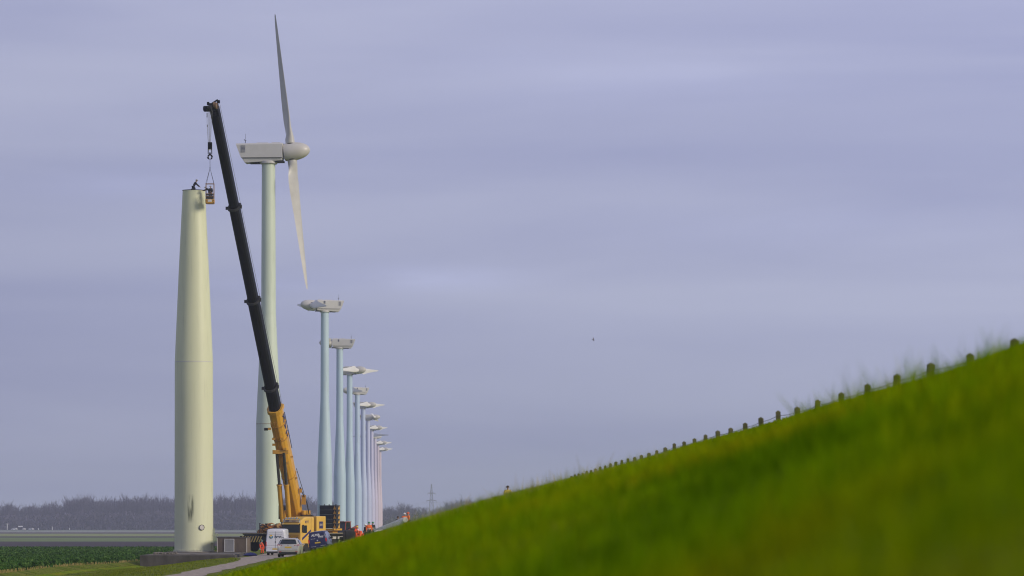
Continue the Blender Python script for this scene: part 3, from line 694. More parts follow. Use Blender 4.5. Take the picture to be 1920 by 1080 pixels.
def estate_car():
    d = 285; x = px(545, d); t = thing('parked_car', 'silver estate car with roof rails parked on the track edge', 'car', (x, d, hz(x, d) + .03), R(-1.5))
    x0 = t.location
    M_s = mat('silver_paint', (.50, .49, .47), .3, .25, var=.05, coat=.4); 
    b = hull([(-2.25, .38, .72, .78, .74, .80, .70), (-2.20, .24, .92, 1.00, .82, .885, .74), (-2.08, .22, .98, 1.05, .86, .90, .72), (-1.72, .22, 1.0, 1.46, .88, .90, .60), (-1.1, .22, .98, 1.52, .88, .90, .62), (.1, .22, .96, 1.54, .88, .90, .62), (.55, .22, .95, 1.44, .88, .90, .62), (1.15, .22, .93, 1.04, .88, .90, .68), (1.9, .24, .82, .90, .85, .87, .7), (2.25, .34, .66, .72, .72, .74, .6)])
    bd = b.build('body', M_s, t, smooth=True, angle=50)
    # hatch glass on the slanted tail
    def on(yz0, yz1, w0, w1, th=.02, name='rear_window', m=M_glass, par=bd):
        q = MB(); (y0, z0), (y1, z1) = yz0, yz1; n = Vector((0, -(z1 - z0), (y1 - y0))).normalized()
        q.plate([Vector((-w0, y0, z0)) + n * .006, Vector((w0, y0, z0)) + n * .006, Vector((w1, y1, z1)) + n * .006, Vector((-w1, y1, z1)) + n * .006], n, th); return q.build(name, m, par, bevel=.01)
    on((-2.075, 1.07), (-1.78, 1.40), .68, .56)
    on((-1.76, 1.44), (-1.86, 1.47), .55, .52, .03, 'roof_spoiler', M_s)
    for s in (-1, 1):
        q = MB(); q.loft([[(s * .50, -2.22, .90), (s * .50, -2.22, .98), (s * .50, -2.05, .98), (s * .50, -2.05, .90)], [(s * .88, -2.20, .86), (s * .89, -2.17, 1.04), (s * .89, -1.95, 1.04), (s * .89, -1.95, .86)]]); q.build('tail_lamp', M_red, t)
        q = MB(); q.box((s * .66, -2.262, .44), (.20, .02, .06)); q.build('reflector', M_red, t)
        q = MB(); q.tube([(s * .60, -1.55, 1.53), (s * .60, -1.45, 1.60), (s * .60, .0, 1.61), (s * .60, .2, 1.55)], .022, 6); q.build('roof_rail', M_black, t)
        q = MB(); q.box((s * .98, .75, 1.02), (.18, .10, .15)); q.build('mirror', M_s, t, bevel=.03)
        q = MB(); q.plate([(s * .885, -1.45, 1.05), (s * .885, .75, 1.03), (s * .70, .25, 1.40), (s * .70, -1.3, 1.40)], (s, 0, 0), .02); q.build('side_window', M_glass, bd)
        for yy in (-1.38, 1.38): wheel(t, s * .80, yy, .325, .21, s)
    q = MB(); q.box((0, -2.245, .80), (.54, .03, .12)); q.build('number_plate', M_plate, t)
    q = MB(); q.box((0, -2.20, .34), (1.46, .16, .20)); q.build('rear_bumper', M_black, t, bevel=.04)
    q = MB(); q.box((0, -2.262, .60), (1.5, .02, .03)); q.box((0, -2.215, .965), (.12, .03, .10)); q.build('trim', M_chrome, t)
    q = MB(); q.box((0, -2.12, 1.10), (.5, .015, .02)); q.build('wiper', M_black, t)
    return t
CAR = estate_car()

def white_van():
    d = 350; x = px(518.6, d); t = thing('parked_van', 'tall white panel van seen from behind with a round logo on its doors', 'van', (x, d + 3.0, hz(x, d + 3) + .03), R(-2.2))
    M_wv = mat('van_white', (.70, .71, .78), .35, var=.06, scale=1.2, coat=.3)
    b = hull([(-3.0, .40, 1.25, 2.52, .94, .965, .82), (-2.95, .32, 1.3, 2.60, .97, .99, .84), (-1, .32, 1.3, 2.66, .97, .99, .85), (1.2, .32, 1.3, 2.64, .97, .99, .85), (1.9, .32, 1.25, 2.20, .97, .99, .82), (2.45, .32, 1.15, 1.42, .97, .98, .80), (3.0, .36, .80, .95, .90, .92, .78), (3.15, .45, .66, .72, .80, .82, .7)])
    bd = b.build('body', M_wv, t, smooth=True, angle=50)
    for s in (-1, 1):
        q = MB(); q.loft([[(s * .02, -3.02, .62), (s * .90, -3.02, .62), (s * .90, -3.02, 1.3), (s * .76, -3.02, 2.42), (s * .02, -3.02, 2.42)], [(s * .02, -3.05, .62), (s * .90, -3.05, .62), (s * .90, -3.05, 1.3), (s * .76, -3.05, 2.42), (s * .02, -3.05, 2.42)]])
        dr = q.build('rear_door', M_wv, t, bevel=.012)
        q = MB(); q.box((s * .93, -3.02, 1.12), (.10, .08, .46)); q.build('tail_lamp', M_red, t, bevel=.015)
        q = MB(); q.box((s * 1.13, 1.75, 1.45), (.2, .12, .34)); q.build('mirror', M_black, t, bevel=.03)
        q = MB(); q.plate([(s * .985, 1.0, 1.40), (s * .985, 1.95, 1.38), (s * .90, 1.75, 2.0), (s * .90, 1.05, 2.05)], (s, 0, 0), .02); q.build('side_window', M_glass, bd)
        q = MB()
        for yy in (-.2, .95, 2.05): q.box((s * .988, yy, 1.3), (.02, .03, 1.5))
        q.box((s * .99, -1.2, 1.32), (.02, 3.4, .035)); q.build('side_seam', M_black, bd)
        for yy in (-1.7, 1.95): wheel(t, s * .86, yy, .36, .24, s)
    q = MB(); q.box((0, -3.04, .48), (1.86, .14, .22)); q.build('rear_bumper', M_wv, t, bevel=.03)
    q = MB(); q.box((0, -2.99, .28), (1.7, .1, .18)); q.build('tow_bar', M_black, t)
    q = MB(); q.box((-.02, -3.12, .62), (.54, .02, .13)); q.build('number_plate', M_plate, t)
    q = MB()
    for z_ in (2.25, 2.08, .98, .74): q.box((0, -3.053, z_), (1.35 if z_ > 2 else 1.7, .008, .022))
    q.box((0, -3.053, 1.5), (.02, .008, 1.8)); q.build('door_crease', mat('crease_shadow_grey', (.30, .31, .36), .6), t)
    q = MB(); q.box((.02, -3.06, 1.32), (.10, .03, .10)); q.box((.5, -3.056, .88), (.5, .012, .03), 0, Matrix.Rotation(R(-25), 3, 'Y')); q.box((.7, -3.056, .98), (.3, .012, .06), 0, Matrix.Rotation(R(-35), 3, 'Y')); q.build('door_badge', M_black, t)
    q = MB(); q.box((0, -.6, 2.72), (1.3, .12, .06)); q.box((0, .9, 2.72), (1.3, .12, .06)); q.build('roof_bar', M_black, t)
    # logo: three-part ring
    RX = Matrix.Rotation(R(90), 4, 'X')
    cx, cz, y = -.43, 1.84, -3.056
    for col, a0, a1 in (((.75, .45, .03), 40, 150), ((.02, .10, .09), 160, 262), ((.03, .20, .35), 278, 390)):
        q = MB(); pin = []; pout = []
        for k in range(9):
            a = R(a0 + (a1 - a0) * k / 8); pout.append((cx + .19 * math.cos(a), y, cz + .19 * math.sin(a))); pin.append((cx + .07 * math.cos(a), y, cz + .07 * math.sin(a)))
        q.plate(pout + pin[::-1], (0, -1, 0), .012); q.build('logo_segment', mat('logo_colour', col, .5), t)
    text('iver', .45, mat('logo_dark', (.02, .04, .07), .5), t, Matrix.Translation((.26, y, 1.86)) @ RX, bold=.012)
white_van()

def blue_van():
    d = 350; x = px(600.5, d)
    t = thing('parked_van', 'dark blue van with white lettering tilted on the grass toe of the dike', 'van', (x, d + 2.5, hz(x, d + 2.5) + .22), 0)
    t.rotation_euler = (0, R(-7), R(-3.8))
    M_b = mat('navy_paint', (.012, .016, .085), .3, var=.1, coat=.4); M_sv = mat('van_side_paint', (.16, .18, .36), .35, coat=.3)
    b = hull([(-2.45, .42, 1.05, 1.72, .88, .93, .74), (-2.40, .30, 1.1, 1.90, .92, .95, .76), (-1, .28, 1.1, 1.96, .92, .95, .78), (.6, .28, 1.1, 1.94, .92, .95, .78), (1.3, .28, 1.05, 1.60, .92, .95, .76), (1.75, .28, 1.0, 1.16, .92, .94, .74), (2.4, .34, .78, .86, .86, .88, .7), (2.5, .42, .62, .70, .78, .8, .66)])
    bd = b.build('body', M_b, t, smooth=True, angle=50)
    q = MB(); q.plate([(-.80, -2.47, .52), (.80, -2.47, .52), (.86, -2.47, 1.1), (.68, -2.47, 1.74), (-.68, -2.47, 1.74), (-.86, -2.47, 1.1)], (0, -1, 0), .03); tg = q.build('tailgate', M_b, t, bevel=.01)
    q = MB(); q.plate([(.945, -2.3, .55), (.945, 1.2, .55), (.945, 1.2, 1.08), (.82, 1.0, 1.72), (.80, -2.2, 1.80), (.952, -2.3, 1.12)], (1, 0, 0), .012); q.build('side_panel', M_sv, bd)
    for s in (-1, 1):
        q = MB(); q.box((s * .87, -2.47, 1.0), (.13, .08, .34)); q.build('tail_lamp', mat('lit_red', (.6, .02, .03), .25), t, bevel=.02)
        q = MB(); q.box((s * 1.06, 1.05, 1.18), (.2, .12, .22)); q.build('mirror', M_black, t, bevel=.03)
        q = MB(); q.plate([(s * .965, .35, 1.15), (s * .965, 1.3, 1.12), (s * .84, .95, 1.62), (s * .84, .4, 1.65)], (s, 0, 0), .012); q.build('side_window', M_glass, bd)
        for yy in (-1.5, 1.5): wheel(t, s * .82, yy, .33, .22, s)
    q = MB(); q.box((0, -2.47, .42), (1.7, .12, .2)); q.build('rear_bumper', M_b, t, bevel=.03)
    q = MB(); q.box((.0, -2.51, .80), (.56, .02, .13)); q.build('number_plate', M_plate, t)
    q = MB(); q.lathe([(.01, -2.53), (.075, -2.53), (.075, -2.50), (.01, -2.50)], 16, (0, 0, 1.02), 'Y'); q.build('round_badge', M_chrome, t)
    RX = Matrix.Rotation(R(90), 4, 'X'); wm = mat('letter_white', (.75, .75, .78), .5)
    text('ALBER', .30, wm, t, Matrix.Translation((-.12, -2.505, 1.56)) @ RX, bold=.012)
    text('bouw', .24, wm, t, Matrix.Translation((.38, -2.505, 1.40)) @ RX, bold=.008)
    for xx, zz, ww in ((-.42, 1.22, .55), (.38, 1.26, .52), (-.45, .44, .6), (.5, .48, .5)):
        text('bouwbedrijf', .095, wm, t, Matrix.Translation((xx, -2.545 if zz < .6 else -2.505, zz)) @ RX)
blue_van()

M_yel = mat('crane_yellow', (.66, .35, .035), .42, var=.10, scale=.8, coat=.2); M_yeld = mat('crane_ochre', (.50, .26, .03), .5, var=.15)
M_boomk = mat('boom_black', (.004, .004, .005), .45, var=.2, scale=.5, spec=.14); M_navy = mat('logo_navy', (.03, .03, .14), .5)
M_ty = mat('truck_yellow', (.74, .46, .085), .4, var=.08, scale=.8, coat=.2)
def truck():
    d = 395; x = px(543.5, d) ; th = R(29)
    # local: -y is the truck's front
    t = thing('ballast_truck', 'yellow truck with a tall cab, roof lamps and box body facing the viewer', 'truck', (x + .2, d, hz(x, d) + .03), th)
    # rotate so that local -y points to (-sin, -cos)
    t.rotation_euler = (0, 0, -th)
    W = 1.25
    def ring(y, zb, zt, w, c=.12): return [(-w, y, zb), (w, y, zb), (w, y, zt - c), (w - c, y, zt), (-w + c, y, zt), (-w, y, zt - c)]
    b = MB(); b.loft([ring(.0, .42, 3.42, W * .93), ring(.10, .40, 3.55, W * .98), ring(.35, .40, 3.66, W), ring(.75, .95, 3.88, W), ring(1.3, .95, 3.97, W), ring(2.2, .95, 3.97, W)])
    cab = b.build('cab', M_ty, t, bevel=.04)
    q = MB(); q.plate([(-1.12, -.02, 2.18), (1.12, -.02, 2.18), (1.12, -.02, 3.22), (-1.12, -.02, 3.22)], (0, -1, 0), .03); q.build('windscreen', M_glass, cab, bevel=.01)
    q = MB(); q.loft([[(-1.12, -.02, 3.24), (1.12, -.02, 3.24), (1.12, -.02, 3.31), (-1.12, -.02, 3.31)], [(-1.12, -.34, 3.10), (1.12, -.34, 3.10), (1.12, -.34, 3.18), (-1.12, -.34, 3.18)]]); q.build('sun_visor', M_ty, cab)
    q = MB(); q.box((0, -.05, 3.50), (1.9, .16, .28)); sg = q.build('roof_sign', mat('sign_cream', (.62, .48, .30), .5), cab, bevel=.01)
    RX = Matrix.Rotation(R(90), 4, 'X')
    text('KVT', .27, M_navy, cab, Matrix.Translation((-.48, -.14, 3.50)) @ RX, bold=.012); text('kranen', .17, mat('sign_brown', (.25, .06, .04), .5), cab, Matrix.Translation((.38, -.14, 3.50)) @ RX, bold=.004)
    for s in (-1, 1):
        q = MB(); q.box((s * 1.06, -.02, 3.52), (.12, .14, .42)); q.build('marker_lamp', M_chrome, cab, bevel=.02)
    q = MB(); q.tube([(-1.05, .1, 3.6), (-.95, .1, 3.74), (.95, .1, 3.74), (1.05, .1, 3.6)], .035, 6); q.build('lamp_bar', M_black, cab)
    for k in range(5):
        q = MB(); q.lathe([(.01, .06), (.11, .06), (.12, .14), (.05, .2)], 14, (-.72 + k * .36, -.14, 3.80), 'Y'); q.build('roof_lamp', M_chrome, cab, smooth=True, angle=30)
    q = MB(); q.box((0, -.02, 1.62), (2.0, .06, .70)); q.build('grille', M_yeld, cab, bevel=.02)
    q = MB(); q.box((0, -.07, .62), (2.4, .25, .42)); q.build('bumper', M_ty, cab, bevel=.06)
    for s in (-1, 1):
        q = MB(); q.box((s * .95, -.21, .68), (.34, .05, .22)); q.build('headlamp', M_chrome, cab, bevel=.02)
        q = MB(); q.box((s * 1.38, .28, 2.65), (.16, .16, .85)); q.build('mirror', M_black, cab, bevel=.04)
        q = MB(); q.plate([(s * 1.25, .42, 2.15), (s * 1.25, 1.25, 2.15), (s * 1.25, 1.25, 3.0), (s * 1.25, .55, 3.0)], (s, 0, 0), .02); q.build('side_window', M_glass, cab)
    q = MB(); q.plate([(1.25, .25, 1.30), (1.25, .25, 1.58), (1.25, 2.1, 2.55), (1.25, 2.1, 2.30)], (1, 0, 0), .012); q.build('stripe', M_navy, cab)
    text('KVT', .40, M_navy, cab, Matrix.Translation((1.258, 1.25, 3.38)) @ Matrix.Rotation(R(90), 4, 'Z') @ RX, bold=.01)
    text('KVT', .22, M_navy, cab, Matrix.Translation((1.258, 1.75, 1.75)) @ Matrix.Rotation(R(90), 4, 'Z') @ RX)
    q = MB(); q.loft([ring(2.2, 1.1, 3.95, 1.27, .1), ring(2.75, 1.1, 3.95, 1.27, .1)]); q.build('wind_deflector', M_ty, t, bevel=.04)
    q = MB(); q.box((0, 5.2, .85), (1.0, 9.0, .3)); q.build('chassis', M_black, t)
    q = MB(); q.loft([ring(3.05, 1.2, 4.05, 1.42, .05), ring(5.0, 1.2, 4.05, 1.42, .05)]); bx = q.build('box_body', M_ty, t, bevel=.03)
    q = MB(); q.box((1.43, 4.05, 1.72), (.02, 1.4, .26)); q.build('name_board', M_navy, bx)
    text('KVT', .20, mat('board_white', (.7, .7, .75), .5), bx, Matrix.Translation((1.445, 4.05, 1.72)) @ Matrix.Rotation(R(90), 4, 'Z') @ RX)
    q = MB(); q.box((1.43, 4.0, 3.05), (.02, .8, .8)); q.build('logo_panel', M_navy, bx)
    text('KVT', .34, mat('panel_cream', (.6, .5, .35), .5), bx, Matrix.Translation((1.445, 4.0, 3.05)) @ Matrix.Rotation(R(90), 4, 'Z') @ RX, bold=.012)
    q = MB(); q.box((1.2, 3.02, 2.1), (.16, .06, .18)); q.build('latch', M_black, bx)
    q = MB(); q.box((.0, 3.3, 4.12), (1.5, .25, .12)); q.tube([(-.9, 3.2, 4.05), (-.8, 3.2, 4.28), (.5, 3.2, 4.28), (.6, 3.2, 4.05)], .03, 5); q.build('work_light_bar', M_black, bx)
    for yy in (1.15, 3.0, 6.8, 8.2):
        for s in (-1, 1): wheel(t, s * 1.08, yy, .52, .32, s)
    for s in (-1, 1):
        q = MB(); ring_ = []
        for k in range(11):
            a = R(180 * k / 10); ring_.append((s * 1.10, 1.15 - .66 * math.cos(a), .52 + .66 * math.sin(a)))
        q.tube(ring_, .07, 6); q.build('wheel_arch', M_ty, t)
truck()

# ------------------------------------------------------------------ mobile crane
P0 = at(555, 962, 405); P1 = at(401, 203, 374)
def crane():
    A = Vector((px(471, 398), 398, 0)); B = Vector((px(652, 412), 412, 0))
    c = (A + B) / 2; fw = (B - A).normalized(); ang = math.atan2(fw.y, fw.x)
    zg = hz(c.x, c.y); UP = .38
    t = thing('mobile_crane', 'huge yellow mobile crane with a long black telescopic boom', 'crane', (c.x, c.y, zg), 0)
    T0 = Matrix.Translation(t.location).inverted(); LC = (B - A).length
    def loc(m): return m
    Rz = Matrix.Rotation(ang, 4, 'Z')
    def cb(fn, name, m, par=t, **k):
        q = MB(); fn(q); q.v = [tuple(Rz @ Vector((v[0], v[1], v[2] + (UP if v[2] > .3 else 0)))) for v in q.v]; return q.build(name, m, par, **k)
    H = LC / 2
    cb(lambda q: (q.box((0, 0, 1.3), (LC, 2.2, .5)), q.box((0, 0, 1.62), (LC * .98, 2.9, .12))), 'carrier_chassis', M_black, bevel=.03)
    cb(lambda q: q.box((0, 0, 1.72), (LC * .99, 3.0, .07)), 'deck', mat('deck_beige', (.40, .33, .22), .7, var=.3))
    cb(lambda q: [q.box((H * .35 + 1.2 * k, -1.50, 1.18), (.9, .08, .30)) for k in range(4)], 'deck_locker', mat('locker_pale', (.55, .52, .47), .5), bevel=.02)
    for k in range(7):
        for s in (-1, 1):
            w_ = wheel(t, 0, 0, .74, .5, -1 if s < 0 else 1); w_.matrix_local = Rz @ Matrix.Translation((-H + 1.9 + 2.25 * k, s * 1.15, .74)) @ Matrix.Rotation(R(90 if s > 0 else 90), 4, 'Z')
    def stripes(q):
        q.box((-H - .1, 0, 1.05), (.3, 3.0, .75))
    ob = cb(stripes, 'outrigger_box', M_black, bevel=.02)
    def st(q):
        for k in range(8):
            y0 = -1.50 + k * .40
            q.plate([(-H - .255, y0, .72), (-H - .255, y0 + .18, .72), (-H - .255, y0 + .18 - .36 if False else y0 - .20, 1.40), (-H - .255, y0 - .38, 1.40)], (-1, 0, 0), .01)
    so_ = cb(st, 'hazard_stripe', mat('stripe_yellow', (.62, .42, .12), .5), ob)
    for s in (-1, 1):
        cb(lambda q: (q.box((-H + .35, s * 2.3, 1.1), (.4, 1.6, .36)), q.tube([(-H + .35, s * 2.95, 1.1), (-H + .35, s * 2.95, .12)], .10, 10), q.box((-H + .35, s * 2.95, .10), (.6, .6, .12))), 'outrigger', M_black, bevel=.02)
        cb(lambda q: (q.box((H - 3.2, s * 2.3, 1.1), (.4, 1.6, .36)), q.tube([(H - 3.2, s * 2.95, 1.1), (H - 3.2, s * 2.95, .12)], .10, 10), q.box((H - 3.2, s * 2.95, .10), (.6, .6, .12))), 'outrigger', M_black, bevel=.02)
    # upper works in boom frame
    def W(v): return T0 @ Vector(v)
    hd = Vector((P1.x - P0.x, P1.y - P0.y, 0)).normalized(); sdv = Vector((-hd.y, hd.x, 0)) * 1.0
    if sdv.x < 0: sdv = -sdv
    Mh = Matrix((( sdv.x, -hd.x, 0), (sdv.y, -hd.y, 0), (0, 0, 1)))   # local x = side, local y = backwards
    def ub(fn, name, m, par=t, **k):
        q = MB(); fn(q); q.v = [tuple(W(P0 + Mh @ Vector(v))) for v in q.v]; return q.build(name, m, par, **k)
    ub(lambda q: (q.box((0, -1.2, -1.75), (2.6, 6.0, .5)), q.box((-1.15, .4, -.7), (.25, 2.6, 2.0)), q.box((1.15, .4, -.7), (.25, 2.6, 2.0))), 'slewing_platform', M_yel, bevel=.04)
    ub(lambda q: q.lathe([(1.3, -2.25), (1.3, -2.0)], 32, (0, -.8, 0)), 'slewing_ring', M_black)
    ub(lambda q: q.tube([(-1.35, 0, 0), (1.35, 0, 0)], .32, 16), 'boom_pivot', M_yeld)
    ub(lambda q: q.lathe([(.55, -.7), (.55, .7)], 20, (0, 1.6, -.5), 'X'), 'hoist_winch', M_black, smooth=True, angle=30)
    cabn = ub(lambda q: q.box((1.5, -1.6, -1.35), (.95, 1.9, 1.5)), 'operator_cab', M_yel, bevel=.08)
    ub(lambda q: q.box((1.5, -2.57, -1.2), (.8, .03, .9)), 'cab_window', M_glass, cabn)
    ub(lambda q: q.box((-1.75, .4, .1), (.7, 1.0, 1.6)), 'power_pack', M_black, bevel=.04)
    # boom
    ax = (P1 - P0).normalized(); Ln = (P1 - P0).length
    sd_ = sdv.normalized(); up = sd_.cross(ax).normalized()
    if up.z < 0: up = -up      # upper side of boom
    def pt(s, a, b): return W(P0 + ax * s + sd_ * a + up * b)
    def sect(q, s0, s1, w0, h0, w1, h1):
        def rg(s, w_, h_):
            return [pt(s, a * w_, b * h_) for a, b in ((-.5, .42), (-.36, .5), (.36, .5), (.5, .42), (.5, -.12), (.40, -.36), (.20, -.5), (-.20, -.5), (-.40, -.36), (-.5, -.12))]
        q.loft([rg(s0, w0, h0), rg(s1, w1, h1)])
    bs = MB(); sect(bs, -.6, 2.5, 1.2, 1.25, 1.52, 1.7); sect(bs, 2.5, .272 * Ln, 1.52, 1.7, 1.48, 1.66); base = bs.build('boom_base_section', M_yel, t, bevel=.03)
    q = MB(); sect(q, .272 * Ln - .25, .272 * Ln + .15, 1.80, 1.95, 1.80, 1.95); q.build('boom_collar', M_yel, base, bevel=.03)
    for s_, w_ in ((.20, 1.74), (.235, 1.74), (.10, 1.70)):
        q = MB(); sect(q, s_ * Ln - .08, s_ * Ln + .08, w_ - .1, 1.8, w_ - .1, 1.8); q.build('stiffener_band', M_yeld, base)
    # fittings on the underside (facing the viewer)
    q = MB()
    for a in (-.45, -.1, .25):
        q.tube([pt(6.5, a, -1.0), pt(13.5, a, -1.0)], .05, 6)
    for s_, a in ((12.6, -.75), (11.2, -.5), (11.2, .45), (9.8, .6), (8.8, -.3), (10.4, -.62), (7.8, .5), (7.2, -.5)):
        cc = pt(s_, a, -1.02); q.box(cc, (.34, .3, .26))
    q.build('hydraulic_fitting', M_yeld, base)
    q = MB(); q.box(pt(12.4, -1.25, -.8), (.42, .3, .3)); q.tube([pt(12.4, -1.25, -.8), pt(12.4, -.7, -.8)], .05, 5); q.build('work_lamp', M_black, base)
    q = MB(); q.tube([pt(14, .95, .3), pt(9, .98, .3)], .04, 5); q.build('hose', M_black, base); q = MB(); q.tube([pt(3.5, 1.0, .3), pt(1.0, 1.35, .6), pt(-.5, 1.4, .4)], .06, 5); q.build('hose', M_black, base); q = MB(); q.tube([pt(6, .95, .5), pt(1, 1.25, .8)], .035, 5); q.build('hose', M_black, base)
    q = MB(); q.box(pt(1.6, 1.1, .4), (.5, .4, 1.1)); q.box(pt(3.0, 1.0, .3), (.3, .3, .5)); q.box(pt(8, .92, 0), (.2, .2, .2)); q.box(pt(5, .92, 0), (.2, .2, .2)); q.build('side_bracket', M_yeld, base)
    # boom lettering on its right-hand flank
    for i, ch in enumerate('KVT'):
        o_ = pt(13.3 - i * 1.15, .815, .15)
        mt = Matrix(((-up.x, ax.x, sd_.x, o_.x), (-up.y, ax.y, sd_.y, o_.y), (-up.z, ax.z, sd_.z, o_.z), (0, 0, 0, 1)))
        text(ch, 1.15, M_navy, base, mt, bold=.03)
    # black telescopic sections
    fr = [.272, .328, .545, .77, 1.0]
    # the extended sections, each slightly smaller, with its collar
    wds = [1.28, 1.20, 1.10, .98]
    for k in range(4):
        q = MB(); s0, s1 = fr[k] * Ln, fr[k + 1] * Ln; sect(q, s0 - (.3 if k else 0), s1, wds[k], wds[k] * 1.18, wds[k], wds[k] * 1.18)
        sec = q.build('boom_section', M_boomk, t, bevel=.02)
        if k < 3:
            q = MB(); ww = wds[k] + .26; sect(q, s1 - .14, s1 + .10, ww, ww * 1.16, ww, ww * 1.16); q.box(pt(s1, -ww * .55, -.2), (.28, .3, .34)); q.box(pt(s1, ww * .55, .1), (.26, .3, .4)); q.build('section_collar', M_black, sec, bevel=.02)
    # head
    q = MB(); hh = Ln
    q.box(pt(hh + .1, .02, 0), (.95, 1.2, .8)); q.box(pt(hh + .15, -.62, -.4), (.75, .8, .50)); q.tube([pt(hh + .2, -1.0, -.4), pt(hh + .2, -.3, -.4)], .30, 12); q.box(pt(hh + .75, -.42, -.3), (.26, .3, .34)); q.box(pt(hh + .72, .62, .1), (.34, .3, .34)); q.tube([pt(hh + .3, -.3, .5), pt(hh + .85, .5, .3)], .10, 6); q.tube([pt(hh + .2, .55, -.5), pt(hh - .7, .5, -.55)], .09, 6); q.box(pt(hh - .3, .2, -.62), (.3, .3, .5))
    head = q.build('boom_head', M_boomk, t, bevel=.05)
    for k in range(3):
        q = MB(); a = pt(hh + .45, .18 + .16 * k, -.15 - .1 * k); q.tube([a - sd_ * .06, a + sd_ * .06], .36, 16); q.build('sheave', mat('sheave_tan', (.30, .18, .09), .5, .4), head)
    for k in range(3):
        q = MB(); a = W(at(391 + 2.5 * k, 203, 373)); q.tube([a - sd_ * .05, a + sd_ * .05], .30, 16); q.build('sheave', M_black, head)
    # luffing cylinders
    Bp = .175 * Ln
    q = MB(); q.box(pt(Bp, 0, -1.05), (1.8, .5, .45)); q.build('cylinder_bracket', M_yeld, base, bevel=.03)
    for a in (-.42, .42):
        top = P0 + ax * Bp + sd_ * a - up * 1.15
        bot = P0 + hd * 4.2 + sd_ * a + Vector((0, 0, -1.0))
        mid = top.lerp(bot, .46)
        q = MB(); q.tube([W(mid), W(bot)], [.27, .27], 16); q.tube([W(mid), W(mid.lerp(bot, .03))], .33, 16); cy = q.build('luffing_cylinder', M_yel, t, smooth=True, angle=30)
        q = MB(); q.tube([W(top), W(mid)], .17, 12); q.build('piston_rod', mat('rod_steel', (.12, .12, .13), .25, .7), cy, smooth=True, angle=30)
    # hoist ropes
    q = MB()
    for k, p in enumerate((391, 393, 395.5, 398)):
        q.tube([W(at(p, 207, 373)), W(at(391.8 + .9 * k, 268, 373))], .018, 4)
    q.tube([W(at(388.3, 205, 373)), W(at(388.3, 232, 373)), W(at(390.5, 268, 373))], .022, 4); q.box(W(at(388.3, 216, 373)), (.10, .12, .45)); q.box(W(at(388.8, 236, 373)), (.10, .12, .25))
    q.build('hoist_rope', M_steel, t)
    # rope along boom flank
    q = MB(); q.tube([pt(hh, .5, .72), pt(.3 * Ln, .6, 1.05), pt(1.0, .3, 1.1)], .02, 4); q.build('hoist_rope', M_steel, t)
    return t
CR = crane()

def hook():
    a = at(393.7, 279, 373)
    t = thing('hook_block', 'black crane hook block hanging on ropes beside the boom', 'crane hook', a)
    q = MB(); q.box((0, 0, .30), (.46, .3, .80)); q.box((-.19, 0, -.32), (.08, .3, .5)); q.box((.19, 0, -.32), (.08, .3, .5)); q.build('block', M_boomk, t, bevel=.04)
    q = MB(); q.box((0, -.16, -.12), (.26, .04, .10)); q.build('rating_plate', mat('plate_pale', (.5, .5, .5), .5), t)
    q = MB(); q.tube([(0, 0, -.4), (0, 0, -.66)], .09, 10)
    for s in (-1, 1): q.tube([(0, 0, -.66)] + [(s * .22 * math.sin(R(g_)), 0, -.88 + .24 * math.cos(R(g_))) for g_ in range(20, 171, 25)], [.07, .08, .08, .09, .1, .09, .06, .04], 8)
    q.build('hook', M_boomk, t, smooth=True)
hook()

# ------------------------------------------------------------------ counterweights on the crane deck
def weights():
    A = Vector((px(471, 398), 398, 0)); B = Vector((px(652, 412), 412, 0)); fw = (B - A).normalized(); ang = math.atan2(fw.y, fw.x)
    d = 409; c = Vector((px(618.5, d), d, 0)); s = 16.0
    zb = pz(990.5, d); h = .54
    M_cw = mat('counterweight_black', (.014, .017, .032), .5, var=.3); M_tri = mat('triangle_yellow', (.62, .36, .08), .5)
    rz = ang
    base = thing('ballast_carrier', 'yellow steel frame carrying the black counterweight stack', 'crane frame', (c.x, c.y, zb - .34), rz)
    q = MB(); q.box((0, 0, .20), (1.5, 2.5, .22)); q.build('beam', M_yel, base, bevel=.02)
    q = MB(); q.box((0, 0, -.22), (.9, 1.6, .60)); q.build('pedestal', M_yeld, base, bevel=.02)
    q = MB()
    for y in (-1.31, 1.31):
        q.tube([(-.40, y, .2), (-.40, y, 3.15)], .035, 6)
    q.build('tie_rod', M_black, base)
    names = ['lowest', 'second lowest', 'middle', 'second highest', 'topmost']
    proto = None
    for k in range(5):
        if proto is None:
            t = thing('counterweight', '', 'counterweight', (0, 0, 0), rz, 'black counterweight slabs stacked on the crane deck')
            q = MB(); q.box((0, 0, h * .495), (.72, 2.5, h * .985)); q.build('slab', M_cw, t, bevel=.03)
            m_ = MB(); y0 = -.80
            m_.plate([(-.362, y0, .04), (-.362, y0 - .44, .04), (-.362, y0 - .22, h - .04)], (-1, 0, 0), .012)
            m_.plate([(-.05, -1.252, .04), (.34, -1.252, .04), (.20, -1.252, h - .04)], (0, -1, 0), .012)
            m_.build('warning_triangle', M_tri, t)
            proto = t
        else: t = copy_tree(proto)
        t.location = (c.x, c.y, zb + k * h); t['label'] = names[k] + ' black counterweight slab with yellow triangle in the stack of five'
    q = MB(); 
    for y in (-.9, .1, .8): q.tube([(0, y, 0), (0, y, .14)], .06, 8)
    o = q.build('lifting_lug', M_black, t); o.location = (0, 0, h * .96)
weights()
